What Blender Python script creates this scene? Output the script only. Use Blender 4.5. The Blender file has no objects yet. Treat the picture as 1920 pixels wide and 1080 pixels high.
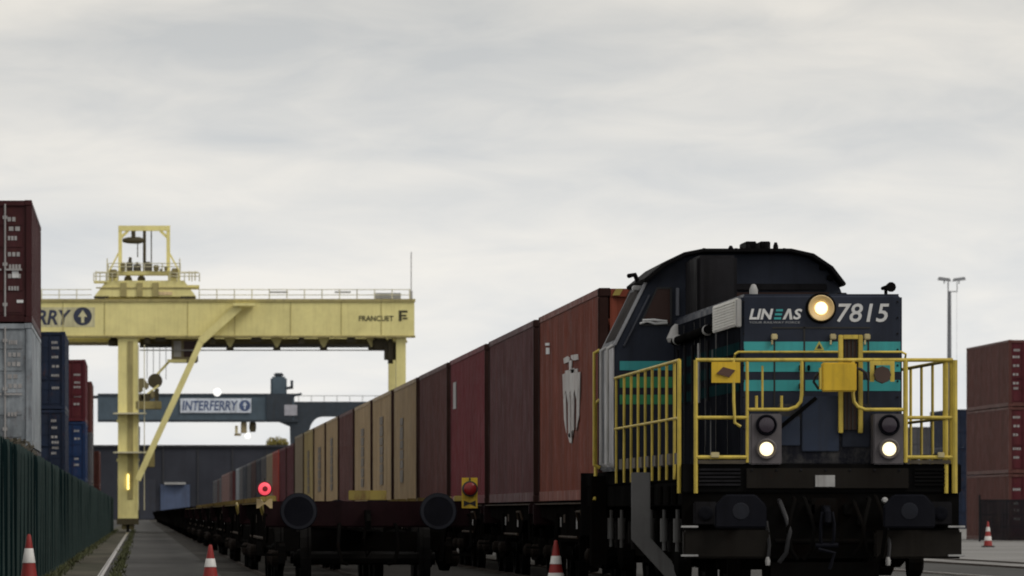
import bpy, bmesh, math, random
from mathutils import Vector, Matrix

random.seed(7)
R = math.radians
scene = bpy.context.scene
COL = scene.collection

# ------------------------------------------------------------------ camera
EYE = 1.04
cam = bpy.data.cameras.new("camera")
cam.sensor_width = 36.0
cam.lens = 11600 / 1920 * 36.0
cam.shift_x = (960 - 262) / 1920
cam.shift_y = (962 - 540) / 1920
cam.clip_start = 0.5
cam.clip_end = 9000
cam.dof.use_dof = True
cam.dof.focus_distance = 68.0
cam.dof.aperture_fstop = 9.0
camo = bpy.data.objects.new("camera", cam)
camo.location = (0, 0, EYE)
camo.rotation_euler = (R(90), 0, 0)
COL.objects.link(camo)
scene.camera = camo

# ------------------------------------------------------------------ sky
SUN_DIR = Vector((0.80, -0.55, 0.90)).normalized()      # towards the sun
world = bpy.data.worlds.new("World")
scene.world = world
world.use_nodes = True
nt = world.node_tree
nt.nodes.clear()
def wn(t, **kw):
    n = nt.nodes.new(t)
    for k, v in kw.items():
        setattr(n, k, v)
    return n
wl = nt.links.new
out = wn("ShaderNodeOutputWorld")
bg = wn("ShaderNodeBackground")
sky = wn("ShaderNodeTexSky", sky_type='NISHITA')
sky.sun_disc = False
sky.sun_elevation = math.asin(SUN_DIR.z)
sky.sun_rotation = math.atan2(SUN_DIR.x, SUN_DIR.y)
tc = wn("ShaderNodeTexCoord")
def cloud_noise(scale, detail, rough, dist=0.0):
    m = wn("ShaderNodeMapping")
    m.inputs['Scale'].default_value = scale
    wl(tc.outputs['Generated'], m.inputs['Vector'])
    n = wn("ShaderNodeTexNoise")
    n.inputs['Scale'].default_value = 1.0
    n.inputs['Detail'].default_value = detail
    n.inputs['Roughness'].default_value = rough
    n.inputs['Distortion'].default_value = dist
    wl(m.outputs[0], n.inputs['Vector'])
    return n.outputs['Fac']
def wmath(op, a, b=None, c=None):
    m = wn("ShaderNodeMath", operation=op)
    for i, v in enumerate((a, b, c)):
        if v is None:
            continue
        if isinstance(v, (int, float)):
            m.inputs[i].default_value = v
        else:
            wl(v, m.inputs[i])
    return m.outputs[0]
n1 = cloud_noise((13, 13, 62), 2, 0.45, 0.3)
n2 = cloud_noise((34, 34, 135), 6, 0.58, 0.5)
nsum = wmath('ADD', wmath('MULTIPLY', n1, 0.62), wmath('MULTIPLY', n2, 0.38))
sep = wn("ShaderNodeSeparateXYZ")
wl(tc.outputs['Generated'], sep.inputs[0])
el = wn("ShaderNodeMapRange", interpolation_type='SMOOTHSTEP')
el.inputs['From Min'].default_value = 0.0
el.inputs['From Max'].default_value = 0.115
wl(sep.outputs['Z'], el.inputs['Value'])
ramp_lo = wn("ShaderNodeValToRGB")
cr = ramp_lo.color_ramp
cr.elements[0].position = 0.36; cr.elements[0].color = (0.75, 0.785, 0.825, 1)
cr.elements[1].position = 0.64; cr.elements[1].color = (0.97, 0.95, 0.91, 1)
ramp_hi = wn("ShaderNodeValToRGB")
cr = ramp_hi.color_ramp
cr.elements[0].position = 0.36; cr.elements[0].color = (0.535, 0.535, 0.525, 1)
cr.elements[1].position = 0.64; cr.elements[1].color = (0.81, 0.77, 0.705, 1)
wl(nsum, ramp_lo.inputs[0]); wl(nsum, ramp_hi.inputs[0])
mixe = wn("ShaderNodeMix", data_type='RGBA')
wl(el.outputs[0], mixe.inputs['Factor'])
wl(ramp_lo.outputs[0], mixe.inputs['A']); wl(ramp_hi.outputs[0], mixe.inputs['B'])
skys = wn("ShaderNodeMix", data_type='RGBA', blend_type='MULTIPLY')
skys.inputs['Factor'].default_value = 1.0
skys.inputs['B'].default_value = (0.06, 0.06, 0.06, 1)
wl(sky.outputs[0], skys.inputs['A'])
mixs = wn("ShaderNodeMix", data_type='RGBA')
mixs.inputs['Factor'].default_value = 0.93
wl(skys.outputs['Result'], mixs.inputs['A']); wl(mixe.outputs['Result'], mixs.inputs['B'])
wl(mixs.outputs['Result'], bg.inputs['Color'])
bg.inputs['Strength'].default_value = 1.0
wl(bg.outputs[0], out.inputs['Surface'])

# ------------------------------------------------------------------ sun (overcast: weak and very soft)
sun = bpy.data.lights.new("sun", 'SUN')
sun.energy = 1.2
sun.angle = R(25)
sun.color = (1.0, 0.95, 0.87)
suno = bpy.data.objects.new("sun", sun)
suno.rotation_euler = SUN_DIR.to_track_quat('Z', 'Y').to_euler()
suno.location = (0, 0, 60)
COL.objects.link(suno)

vs = scene.view_settings
vs.view_transform = 'Standard'
vs.look = 'None'
vs.exposure = 0.0
vs.gamma = 1.0
vs.use_curve_mapping = False
scene.render.engine = 'CYCLES'
scene.cycles.use_denoising = True
scene.cycles.max_bounces = 6
scene.cycles.filter_width = 1.9

# ------------------------------------------------------------------ materials
MATS = {}
def srgb(r, g, b):
    f = lambda c: (c / 255 / 12.92) if c <= 10 else ((c / 255 + 0.055) / 1.055) ** 2.4
    return (f(r), f(g), f(b))

def paint(name, rgb, rough=0.5, dirt=0.35, dirt_rgb=(0.035, 0.028, 0.022), rust=0.0, rust_rgb=(0.12, 0.045, 0.02),
          streak=0.5, scale=1.0, metallic=0.0, spec=0.4, glint_streak=0.0, bump=0.0, vary=0.10, broad=0.0):
    """painted or bare metal: mottled tone, vertical dirt runs, optional rust patches; different on every object"""
    if name in MATS:
        return MATS[name]
    m = bpy.data.materials.new(name)
    m.use_nodes = True
    t = m.node_tree
    b = t.nodes["Principled BSDF"]
    L = t.links.new
    def N(k, **kw):
        n = t.nodes.new(k)
        for a, v in kw.items():
            setattr(n, a, v)
        return n
    co = N("ShaderNodeTexCoord")
    oi = N("ShaderNodeObjectInfo")
    mul = N("ShaderNodeMath", operation='MULTIPLY'); mul.inputs[1].default_value = 37.0
    L(oi.outputs['Random'], mul.inputs[0])
    add = N("ShaderNodeVectorMath", operation='ADD')
    L(co.outputs['Object'], add.inputs[0]); L(mul.outputs[0], add.inputs[1])
    def noise(sc, det=4, ro=0.6):
        mp = N("ShaderNodeMapping"); mp.inputs['Scale'].default_value = sc
        L(add.outputs[0], mp.inputs[0])
        n = N("ShaderNodeTexNoise"); n.inputs['Scale'].default_value = scale
        n.inputs['Detail'].default_value = det; n.inputs['Roughness'].default_value = ro
        L(mp.outputs[0], n.inputs['Vector'])
        return n.outputs['Fac']
    def mrange(src, a, bb, c=0.0, d=1.0):
        r = N("ShaderNodeMapRange"); r.inputs[1].default_value = a; r.inputs[2].default_value = bb
        r.inputs[3].default_value = c; r.inputs[4].default_value = d
        L(src, r.inputs[0]); return r.outputs[0]
    def mixc(fac, A, B):
        x = N("ShaderNodeMix", data_type='RGBA')
        if isinstance(fac, float): x.inputs['Factor'].default_value = fac
        else: L(fac, x.inputs['Factor'])
        for k, v in (('A', A), ('B', B)):
            if isinstance(v, tuple): x.inputs[k].default_value = (*v, 1)
            else: L(v, x.inputs[k])
        return x.outputs['Result']
    lo = tuple(c * (1 - vary * 1.6) for c in rgb)
    hi = tuple(min(1, c * (1 + vary * 1.3) + 0.006) for c in rgb)
    c0 = mixc(mrange(noise((0.9, 0.9, 0.9), 5), 0.3, 0.7), lo, hi)
    if dirt > 0:
        c0 = mixc(mrange(noise((2.3, 2.3, 1.7), 6, 0.7), 0.45, 0.80, 0, dirt), c0, dirt_rgb)
    if streak > 0:
        c0 = mixc(mrange(noise((7.0, 7.0, 0.35), 4, 0.6), 0.50, 0.78, 0, streak), c0, dirt_rgb)
    if broad > 0:
        c0 = mixc(mrange(noise((1.9, 1.9, 0.10), 5, 0.65), 0.40, 0.70, 0, broad), c0, tuple(c * 0.45 for c in rgb))
    if glint_streak > 0:  # pale streaks painted as glints
        c0 = mixc(mrange(noise((11.0, 2.4, 0.3), 5, 0.7), 0.61, 0.69, 0, glint_streak), c0, (0.42, 0.42, 0.42))
    if rust > 0:
        c0 = mixc(mrange(noise((4.0, 4.0, 2.2), 6, 0.75), 0.56, 0.66, 0, rust), c0, rust_rgb)
    L(c0, b.inputs['Base Color'])
    L(mrange(noise((3.0, 3.0, 2.0), 4), 0.3, 0.7, max(0.05, rough - 0.1), min(1, rough + 0.16)), b.inputs['Roughness'])
    b.inputs['Metallic'].default_value = metallic
    b.inputs['Specular IOR Level'].default_value = spec
    if bump > 0:
        bp = N("ShaderNodeBump"); bp.inputs['Strength'].default_value = bump; bp.inputs['Distance'].default_value = 0.02
        L(noise((6, 6, 6), 6, 0.7), bp.inputs['Height']); L(bp.outputs[0], b.inputs['Normal'])
    MATS[name] = m
    return m

def emit(name, rgb, strength):
    m = bpy.data.materials.new(name); m.use_nodes = True
    b = m.node_tree.nodes["Principled BSDF"]
    b.inputs['Base Color'].default_value = (*rgb, 1)
    b.inputs['Emission Color'].default_value = (*rgb, 1)
    b.inputs['Emission Strength'].default_value = strength
    return m

def glass(name, rgb, rough=0.08):
    m = bpy.data.materials.new(name); m.use_nodes = True
    b = m.node_tree.nodes["Principled BSDF"]
    b.inputs['Base Color'].default_value = (*rgb, 1)
    b.inputs['Roughness'].default_value = rough
    b.inputs['Specular IOR Level'].default_value = 0.6
    return m

def ground_mat(name, lo, hi, patch, scale=1.0, rough=0.85, bump=0.3, spec=0.08, aniso=(1, 1, 1), patch_fac=0.6):
    m = bpy.data.materials.new(name); m.use_nodes = True
    t = m.node_tree; b = t.nodes["Principled BSDF"]; L = t.links.new
    co = t.nodes.new("ShaderNodeTexCoord")
    mp = t.nodes.new("ShaderNodeMapping"); mp.inputs['Scale'].default_value = aniso
    L(co.outputs['Object'], mp.inputs[0])
    def noise(s, d):
        n = t.nodes.new("ShaderNodeTexNoise"); n.inputs['Scale'].default_value = s * scale
        n.inputs['Detail'].default_value = d; n.inputs['Roughness'].default_value = 0.65
        L(mp.outputs[0], n.inputs['Vector']); return n.outputs['Fac']
    def mr(src, a, bb, c=0., d=1.):
        r = t.nodes.new("ShaderNodeMapRange")
        for i, v in enumerate((a, bb, c, d)): r.inputs[i + 1].default_value = v
        L(src, r.inputs[0]); return r.outputs[0]
    def mix(f, A, B):
        x = t.nodes.new("ShaderNodeMix"); x.data_type = 'RGBA'; L(f, x.inputs['Factor'])
        for k, v in (('A', A), ('B', B)):
            if isinstance(v, tuple): x.inputs[k].default_value = (*v, 1)
            else: L(v, x.inputs[k])
        return x.outputs['Result']
    c = mix(mr(noise(0.5, 6), 0.3, 0.7), lo, hi)
    c = mix(mr(noise(0.12, 5), 0.48, 0.66, 0, patch_fac), c, patch)
    c = mix(mr(noise(6.0, 3), 0.55, 0.8, 0, 0.35), c, tuple(v * 0.5 for v in lo))
    L(c, b.inputs['Base Color'])
    b.inputs['Roughness'].default_value = rough
    b.inputs['Specular IOR Level'].default_value = spec
    bp = t.nodes.new("ShaderNodeBump"); bp.inputs['Strength'].default_value = bump; bp.inputs['Distance'].default_value = 0.02
    L(noise(14, 5), bp.inputs['Height']); L(bp.outputs[0], b.inputs['Normal'])
    return m

# ------------------------------------------------------------------ mesh helpers
class MB:
    def __init__(self):
        self.v = []; self.f = []
    def add(self, vs_, fs):
        n = len(self.v)
        self.v += [tuple(p) for p in vs_]
        self.f += [tuple(i + n for i in q) for q in fs]
        return self
    def box(self, x0, x1, y0, y1, z0, z1):
        return self.add([(x0, y0, z0), (x1, y0, z0), (x1, y1, z0), (x0, y1, z0), (x0, y0, z1), (x1, y0, z1), (x1, y1, z1), (x0, y1, z1)],
                        [(0, 3, 2, 1), (4, 5, 6, 7), (0, 1, 5, 4), (1, 2, 6, 5), (2, 3, 7, 6), (3, 0, 4, 7)])
    def bar(self, p0, p1, w, h, up=(0, 0, 1)):
        """box beam from p0 to p1"""
        p0, p1 = Vector(p0), Vector(p1)
        d = (p1 - p0).normalized()
        u = Vector(up)
        if abs(d.dot(u)) > 0.98: u = Vector((0, 1, 0))
        s = d.cross(u).normalized() * (w / 2)
        t = s.cross(d).normalized() * (h / 2)
        c = []
        for p in (p0, p1):
            c += [p - s - t, p + s - t, p + s + t, p - s + t]
        return self.add(c, [(0, 1, 2, 3), (7, 6, 5, 4), (0, 4, 5, 1), (1, 5, 6, 2), (2, 6, 7, 3), (3, 7, 4, 0)])
    def tube(self, pts, r, n=8, cap=True):
        pts = [Vector(p) for p in pts]
        rings = []
        prev = None
        for i, p in enumerate(pts):
            if i == 0: d = pts[1] - p
            elif i == len(pts) - 1: d = p - pts[i - 1]
            else: d = (pts[i + 1] - p).normalized() + (p - pts[i - 1]).normalized()
            d.normalize()
            if prev is None:
                a = Vector((0, 0, 1)) if abs(d.z) < 0.9 else Vector((1, 0, 0))
                s = d.cross(a).normalized()
            else:
                s = (prev - d * prev.dot(d)).normalized()
            prev = s
            t = d.cross(s)
            rr = r[i] if isinstance(r, (list, tuple)) else r
            rings.append([p + (s * math.cos(2 * math.pi * k / n) + t * math.sin(2 * math.pi * k / n)) * rr for k in range(n)])
        vs_ = [q for ring in rings for q in ring]
        fs = []
        for i in range(len(rings) - 1):
            for k in range(n):
                k2 = (k + 1) % n
                fs.append((i * n + k, i * n + k2, (i + 1) * n + k2, (i + 1) * n + k))
        if cap:
            fs.append(tuple(reversed(range(n))))
            fs.append(tuple((len(rings) - 1) * n + k for k in range(n)))
        return self.add(vs_, fs)
    def lathe(self, prof, c=(0, 0, 0), axis='z', n=16):
        """prof: list of (radius, height along axis)"""
        vs_ = []
        for r, h in prof:
            for k in range(n):
                a = 2 * math.pi * k / n
                p, q = r * math.cos(a), r * math.sin(a)
                if axis == 'z': vs_.append((c[0] + p, c[1] + q, c[2] + h))
                elif axis == 'y': vs_.append((c[0] + q, c[1] + h, c[2] + p))
                else: vs_.append((c[0] + h, c[1] + p, c[2] + q))
        fs = []
        for i in range(len(prof) - 1):
            for k in range(n):
                k2 = (k + 1) % n
                fs.append((i * n + k, i * n + k2, (i + 1) * n + k2, (i + 1) * n + k))
        if prof[0][0] > 1e-5: fs.append(tuple(reversed(range(n))))
        if prof[-1][0] > 1e-5: fs.append(tuple((len(prof) - 1) * n + k for k in range(n)))
        return self.add(vs_, fs)
    def prism(self, poly, a, b, plane='xz'):
        """polygon in a plane extruded along the third axis from a to b"""
        def P(p, h):
            if plane == 'xz': return (p[0], h, p[1])
            if plane == 'yz': return (h, p[0], p[1])
            return (p[0], p[1], h)
        n = len(poly)
        vs_ = [P(p, a) for p in poly] + [P(p, b) for p in poly]
        fs = [tuple(range(n)), tuple(reversed(range(n, 2 * n)))]
        for k in range(n):
            k2 = (k + 1) % n
            fs.append((k, n + k, n + k2, k2))
        return self.add(vs_, fs)
    def mesh(self, name, bevel=0.0, smooth=False, seg=2):
        me = bpy.data.meshes.new(name)
        me.from_pydata(self.v, [], self.f)
        bm = bmesh.new(); bm.from_mesh(me)
        bmesh.ops.recalc_face_normals(bm, faces=bm.faces)
        if bevel > 0:
            es = [e for e in bm.edges if len(e.link_faces) == 2 and e.calc_face_angle(0) > 0.5]
            bmesh.ops.bevel(bm, geom=es, offset=bevel, segments=seg, affect='EDGES', clamp_overlap=True)
        if smooth:
            for f in bm.faces: f.smooth = True
            for e in bm.edges:
                if len(e.link_faces) == 2 and e.calc_face_angle(0) > 0.7: e.smooth = False
        bm.to_mesh(me); bm.free()
        return me
    def build(self, name, mat, parent=None, bevel=0.0, smooth=False, loc=(0, 0, 0), seg=2):
        return obj(name, self.mesh(name, bevel, smooth, seg), mat, parent, loc)

def obj(name, me, mat=None, parent=None, loc=(0, 0, 0)):
    o = bpy.data.objects.new(name, me)
    COL.objects.link(o)
    o.location = loc
    if parent is not None: o.parent = parent
    if mat is not None:
        if len(me.materials) == 0: me.materials.append(mat)
        o.material_slots[0].link = 'OBJECT'
        o.material_slots[0].material = mat
    return o

def tag(o, label, cat, group=None):
    o["label"] = label; o["category"] = cat
    if group: o["group"] = group
    return o

def thing(name, label, cat, loc=(0, 0, 0), group=None):
    o = bpy.data.objects.new(name, None)
    o.empty_display_size = 0.3
    COL.objects.link(o); o.location = loc
    return tag(o, label, cat, group)

def struct(o):
    o["kind"] = "structure"; return o

def lettering(name, text, box, depth, mat, parent, face='front', shear=0.0, bold=0.0):
    """raised-print letters fitted to a box; face 'front' looks to -Y (box x0,x1,z0,z1 at y=depth), 'side' looks to -X (box y0,y1,z0,z1 at x=depth, reads from far end)"""
    cu = bpy.data.curves.new(name, 'FONT')
    cu.body = text; cu.shear = shear; cu.offset = bold; cu.resolution_u = 3
    tmp = bpy.data.objects.new("tmp", cu); COL.objects.link(tmp)
    dg = bpy.context.evaluated_depsgraph_get()
    me = bpy.data.meshes.new_from_object(tmp.evaluated_get(dg))
    bpy.data.objects.remove(tmp)
    xs = [v.co.x for v in me.vertices]; ys = [v.co.y for v in me.vertices]
    x0, x1, y0, y1 = min(xs), max(xs), min(ys), max(ys)
    a0, a1, b0, b1 = box
    for v in me.vertices:
        p = (v.co.x - x0) / (x1 - x0); q = (v.co.y - y0) / (y1 - y0)
        if face == 'front': v.co = (a0 + (a1 - a0) * p, depth, b0 + (b1 - b0) * q)
        else: v.co = (depth, a1 + (a0 - a1) * p, b0 + (b1 - b0) * q)
    me.name = name
    return obj(name, me, mat, parent)

ORD = ("first second third fourth fifth sixth seventh eighth ninth tenth eleventh twelfth thirteenth fourteenth fifteenth sixteenth "
       "seventeenth eighteenth nineteenth twentieth").split()
TENS = {20: "twenty", 30: "thirty", 40: "forty"}
def ordinal(n):
    if n <= 20: return ORD[n - 1]
    if n % 10 == 0: return {30: "thirtieth", 40: "fortieth", 50: "fiftieth"}[n]
    return TENS[n - n % 10] + "-" + ORD[n % 10 - 1]

# shared materials
M_black = paint("sooty_black_steel", (0.0045, 0.0044, 0.0046), 0.7, 0.5, (0.008, 0.007, 0.006), spec=0.0)
M_under = paint("grimy_underframe_steel", (0.0030, 0.0028, 0.0027), 0.8, 0.6, (0.0070, 0.0050, 0.0036), rust=0.35, rust_rgb=(0.010, 0.005, 0.0035), spec=0.0)
M_wheel = paint("wheel_steel", (0.0065, 0.0060, 0.0058), 0.6, 0.6, (0.0045, 0.0036, 0.003), rust=0.4, rust_rgb=(0.009, 0.005, 0.0035), spec=0.02)
M_rail_dark = paint("rusty_rail_steel", (0.045, 0.034, 0.027), 0.7, 0.5, (0.02, 0.014, 0.01), spec=0.1)
M_rail = paint("polished_rail_steel", (0.40, 0.38, 0.36), 0.34, 0.5, (0.08, 0.05, 0.035), metallic=0.85)
M_maroon_frame = paint("maroon_wagon_frame", (0.015, 0.0055, 0.007), 0.65, 0.6, (0.005, 0.004, 0.0036), rust=0.4, rust_rgb=(0.020, 0.008, 0.006), spec=0.03)
M_buffer = paint("buffer_steel", (0.0065, 0.007, 0.011), 0.55, 0.4, (0.004, 0.004, 0.004), spec=0.03)
M_buffer_rim = paint("buffer_worn_rim", (0.020, 0.022, 0.030), 0.55, 0.5, (0.009, 0.008, 0.008), spec=0.08)
M_yrail = paint("railing_yellow", (0.62, 0.47, 0.075), 0.5, 0.5, (0.10, 0.075, 0.03), streak=0.5, scale=2.0)
M_yplate = paint("plate_yellow", (0.70, 0.46, 0.025), 0.45, 0.35, (0.20, 0.12, 0.02), streak=0.4, scale=2.0)
M_wyellow = paint("worn_wagon_yellow", (0.30, 0.23, 0.05), 0.6, 0.6, (0.10, 0.07, 0.03), rust=0.5)
M_white = paint("white_marking", (0.72, 0.73, 0.74), 0.55, 0.3, (0.3, 0.28, 0.25), streak=0.3)
M_grey = paint("light_grey_paint", (0.42, 0.42, 0.42), 0.45, 0.5, (0.12, 0.11, 0.10), streak=0.6)
M_dark_glass = glass("dark_cab_glass", (0.045, 0.020, 0.016), 0.2)  # brown of the container behind the cab put into the glass colour
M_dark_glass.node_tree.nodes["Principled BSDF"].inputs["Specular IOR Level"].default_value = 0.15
M_side_glass = paint("dark_side_glass", (0.016, 0.012, 0.011), 0.7, 0.4, (0.03, 0.02, 0.016), spec=0.03)  # dark view through the cab put into the matte glass colour
M_lamp_warm = emit("lit_headlamp", (1.0, 0.85, 0.52), 1.5)
M_lamp_white = emit("lit_floodlight", (1.0, 0.99, 0.95), 0.85)
M_lamp_strip = emit("lit_strip_lamp", (1.0, 0.80, 0.25), 2.2)
M_red_lit = emit("lit_tail_lamp", (0.95, 0.085, 0.12), 0.8)

# ------------------------------------------------------------------ ground, rails
g = MB().add([(-3000, -200, -0.034), (3000, -200, -0.034), (3000, 6000, -0.034), (-3000, 6000, -0.034)], [(0, 1, 2, 3)])
struct(g.build("ground", ground_mat("worn_asphalt", (0.045, 0.044, 0.043), (0.078, 0.077, 0.075), (0.115, 0.113, 0.110), 1.0, aniso=(1, 0.25, 1))))
g = MB().add([(-1.75, 30, -0.03), (-0.72, 30, -0.03), (-0.72, 900, -0.03), (-1.75, 900, -0.03)], [(0, 1, 2, 3)])
struct(g.build("verge", ground_mat("mossy_gravel", (0.045, 0.042, 0.032), (0.105, 0.095, 0.072), (0.028, 0.034, 0.018), 2.0, aniso=(1, 0.12, 1), patch_fac=0.8)))
g = MB().add([(1.4, 40, -0.03), (8.8, 40, -0.03), (8.8, 1000, -0.03), (1.4, 1000, -0.03)], [(0, 1, 2, 3)])
struct(g.build("track_bed", ground_mat("oily_ballast", (0.028, 0.026, 0.024), (0.06, 0.056, 0.05), (0.02, 0.018, 0.015), 3.0)))
g = MB().add([(17.4, 40, -0.03), (140, 40, -0.03), (140, 1000, -0.03), (17.4, 1000, -0.03)], [(0, 1, 2, 3)])
struct(g.build("concrete_apron", ground_mat("pale_concrete", (0.17, 0.167, 0.162), (0.29, 0.285, 0.28), (0.10, 0.097, 0.092), 1.0, aniso=(0.4, 1, 1))))

def rail_profile(x, y0, y1):
    b = MB()
    b.box(x - 0.030, x + 0.030, y0, y1, -0.035, 0.0)
    b.box(x - 0.075, x - 0.05, y0, y1, -0.036, -0.012)
    return b
def track(name, xc, y0, y1):
    e = bpy.data.objects.new(name, None); COL.objects.link(e); struct(e)
    for s in (-1, 1):
        rail_profile(xc + s * 0.7535, y0, y1).build("rail", M_rail_dark, e)
    return e
track("railway_track", 7.22, 40, 1000)
track("railway_track", 2.866, 40, 1000)
for xr in (-0.635, 14.05):
    e = bpy.data.objects.new("crane_track", None); COL.objects.link(e); struct(e)
    rail_profile(xr, 40, 800).build("rail", M_rail, e)
e = track("railway_track", 17.9, 60, 900)

# weeds along the crane rail and fence
b = MB()
for k in range(4200):
    y = 60 + 330 * random.random() ** 1.4
    x = random.choice((random.gauss(-0.40, 0.06), random.gauss(-1.47, 0.08)))
    h = random.uniform(0.015, 0.075)
    a = random.uniform(0, 6.28); w = random.uniform(0.012, 0.03)
    dx, dy = math.cos(a) * w, math.sin(a) * w
    lx, ly = random.gauss(0, 0.04), random.gauss(0, 0.04)
    b.add([(x - dx, y - dy, -0.03), (x + dx, y + dy, -0.03), (x + lx, y + ly, h)], [(0, 1, 2)])
o = b.build("weeds", paint("dry_weed", (0.055, 0.065, 0.022), 0.8, 0.4, (0.08, 0.06, 0.03), vary=0.3))
o["kind"] = "stuff"; o["label"] = "low weeds growing along the crane rail and fence foot"

# ------------------------------------------------------------------ containers
W2 = 1.219
CCACHE = {}
def corrugated(n_axis_len, z0, z1, depth=0.036, pitch=0.278):
    """profile points (t, d): wave along the length"""
    pts = [(0, 0)]
    n = max(3, int(n_axis_len / pitch)); p = n_axis_len / n
    for i in range(n):
        s = i * p
        pts += [(s + p * 0.12, 0), (s + p * 0.36, depth), (s + p * 0.64, depth), (s + p * 0.88, 0)]
    pts.append((n_axis_len, 0))
    return pts
def side_mesh(L, H, s):
    b = MB()
    pts = corrugated(L - 0.30, 0, 0)
    vs_ = []
    for t, d in pts:
        x = s * (W2 - 0.012 - d)
        vs_ += [(x, 0.15 + t, 0.16), (x, 0.15 + t, H - 0.09)]
    b.add(vs_, [(2 * i, 2 * i + 2, 2 * i + 3, 2 * i + 1) for i in range(len(pts) - 1)])
    return b.mesh("side_panel")
def end_mesh(y, s, H):
    b = MB()
    pts = corrugated(2 * W2 - 0.30, 0, 0, 0.04, 0.26)
    vs_ = []
    for t, d in pts:
        vs_ += [(-W2 + 0.15 + t, y - s * (0.015 + d), 0.17), (-W2 + 0.15 + t, y - s * (0.015 + d), H - 0.11)]
    b.add(vs_, [(2 * i, 2 * i + 2, 2 * i + 3, 2 * i + 1) for i in range(len(pts) - 1)])
    return b.mesh("end_panel")
def container_meshes(L, H):
    key = (L, H)
    if key in CCACHE: return CCACHE[key]
    P = []
    for s in (-1, 1): P.append(("side_panel", side_mesh(L, H, s), 'body', None))
    P.append(("end_panel", end_mesh(L, 1, H), 'body', None))
    b = MB(); pts = corrugated(L - 0.3, 0, 0, 0.018, 0.42); vs_ = []
    for t, d in pts: vs_ += [(-W2 + 0.05, 0.15 + t, H - 0.012 - d), (W2 - 0.05, 0.15 + t, H - 0.012 - d)]
    b.add(vs_, [(2 * i, 2 * i + 2, 2 * i + 3, 2 * i + 1) for i in range(len(pts) - 1)])
    P.append(("roof_panel", b.mesh("roof_panel"), 'body', None))
    P.append(("floor", MB().box(-W2 + .06, W2 - .06, .1, L - .1, .10, .15).mesh("floor"), 'dark', None))
    for sx in (-1, 1):
        for y in (0, L):
            y0, y1 = (0.0, 0.15) if y == 0 else (L - 0.15, L)
            x0, x1 = sorted((sx * W2, sx * (W2 - 0.13)))
            P.append(("corner_post", MB().box(x0, x1, y0, y1, 0.118, H - 0.118).mesh("corner_post", 0.012), 'body', None))
            for z in (0, H - 0.118):
                xa, xb = sorted((sx * (W2 + 0.004), sx * (W2 - 0.16)))
                ya, yb = (-0.004, 0.178) if y == 0 else (L - 0.178, L + 0.004)
                P.append(("corner_casting", MB().box(xa, xb, ya, yb, z, z + 0.118).mesh("corner_casting", 0.015, seg=1), 'frame', None))
        x0, x1 = sorted((sx * (W2 - 0.003), sx * (W2 - 0.07)))
        P.append(("top_rail", MB().box(x0, x1, 0.15, L - 0.15, H - 0.09, H - 0.006).mesh("top_rail"), 'body', None))
        P.append(("bottom_rail", MB().box(x0, x1, 0.15, L - 0.15, 0.02, 0.16).mesh("bottom_rail"), 'frame', None))
    for y0, y1 in ((0.004, 0.10), (L - 0.10, L - 0.004)):
        P.append(("end_rail", MB().box(-W2 + 0.16, W2 - 0.16, y0, y1, H - 0.115, H - 0.01).mesh("end_rail"), 'body', None))
        P.append(("end_sill", MB().box(-W2 + 0.16, W2 - 0.16, y0, y1, 0.02, 0.16).mesh("end_sill"), 'frame', None))
    # doors at the near end
    for sx in (-1, 1):
        x0, x1 = sorted((sx * 0.012, sx * (W2 - 0.135)))
        b = MB(); b.box(x0, x1, 0.045, 0.085, 0.17, H - 0.12)
        npan = 5; hh = (H - 0.29) / npan
        for k in range(npan):
            b.box(x0 + 0.07, x1 - 0.07, 0.030, 0.046, 0.17 + hh * k + 0.05, 0.17 + hh * (k + 1) - 0.05)
        P.append(("door", b.mesh("door"), 'body', "D%d" % sx))
        for fx in (0.20, 0.60):
            xx = sx * (W2 - 0.13) * fx
            b = MB().tube([(xx, 0.015, 0.13), (xx, 0.015, H - 0.08)], 0.022, 6)
            for zz in (0.35, 1.2, H - 0.4): b.box(xx - 0.05, xx + 0.05, 0.002, 0.03, zz, zz + 0.07)
            P.append(("locking_bar", b.mesh("locking_bar"), 'bar', "d%d" % sx))
            b = MB().bar((xx, -0.005, 1.12), (xx + sx * 0.36, -0.005, 1.12), 0.03, 0.04)
            P.append(("handle", b.mesh("handle"), 'bar', "d%d" % sx))
    CCACHE[key] = P
    return P
def container(name, xr, y, z, L, H, mat, frame, label, cat="container", group=None, bar=None, doormat=None, doors=True, postmat=None):
    """xr: x of the centre; y near end; z bottom"""
    t = thing(name, label, cat, (xr, y, z), group)
    doorobj = {}
    for (n, me, kind, slot) in container_meshes(L, H):
        if not doors and slot: continue
        if slot and doormat: m = doormat
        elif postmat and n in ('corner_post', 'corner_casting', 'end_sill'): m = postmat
        else: m = {'body': mat, 'dark': M_under, 'frame': frame, 'bar': bar or mat}[kind]
        par = doorobj[slot.upper()] if slot and slot[0] == 'd' else t
        o = obj(n, me, m, par)
        if slot and slot[0] == 'D': doorobj[slot] = o
    if not doors:
        P = ("EP", L, H)
        if P not in CCACHE: CCACHE[P] = end_mesh(0, -1, H)
        obj("end_panel", CCACHE[P], mat, t)
    return t
SIMPLE = {}
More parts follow.
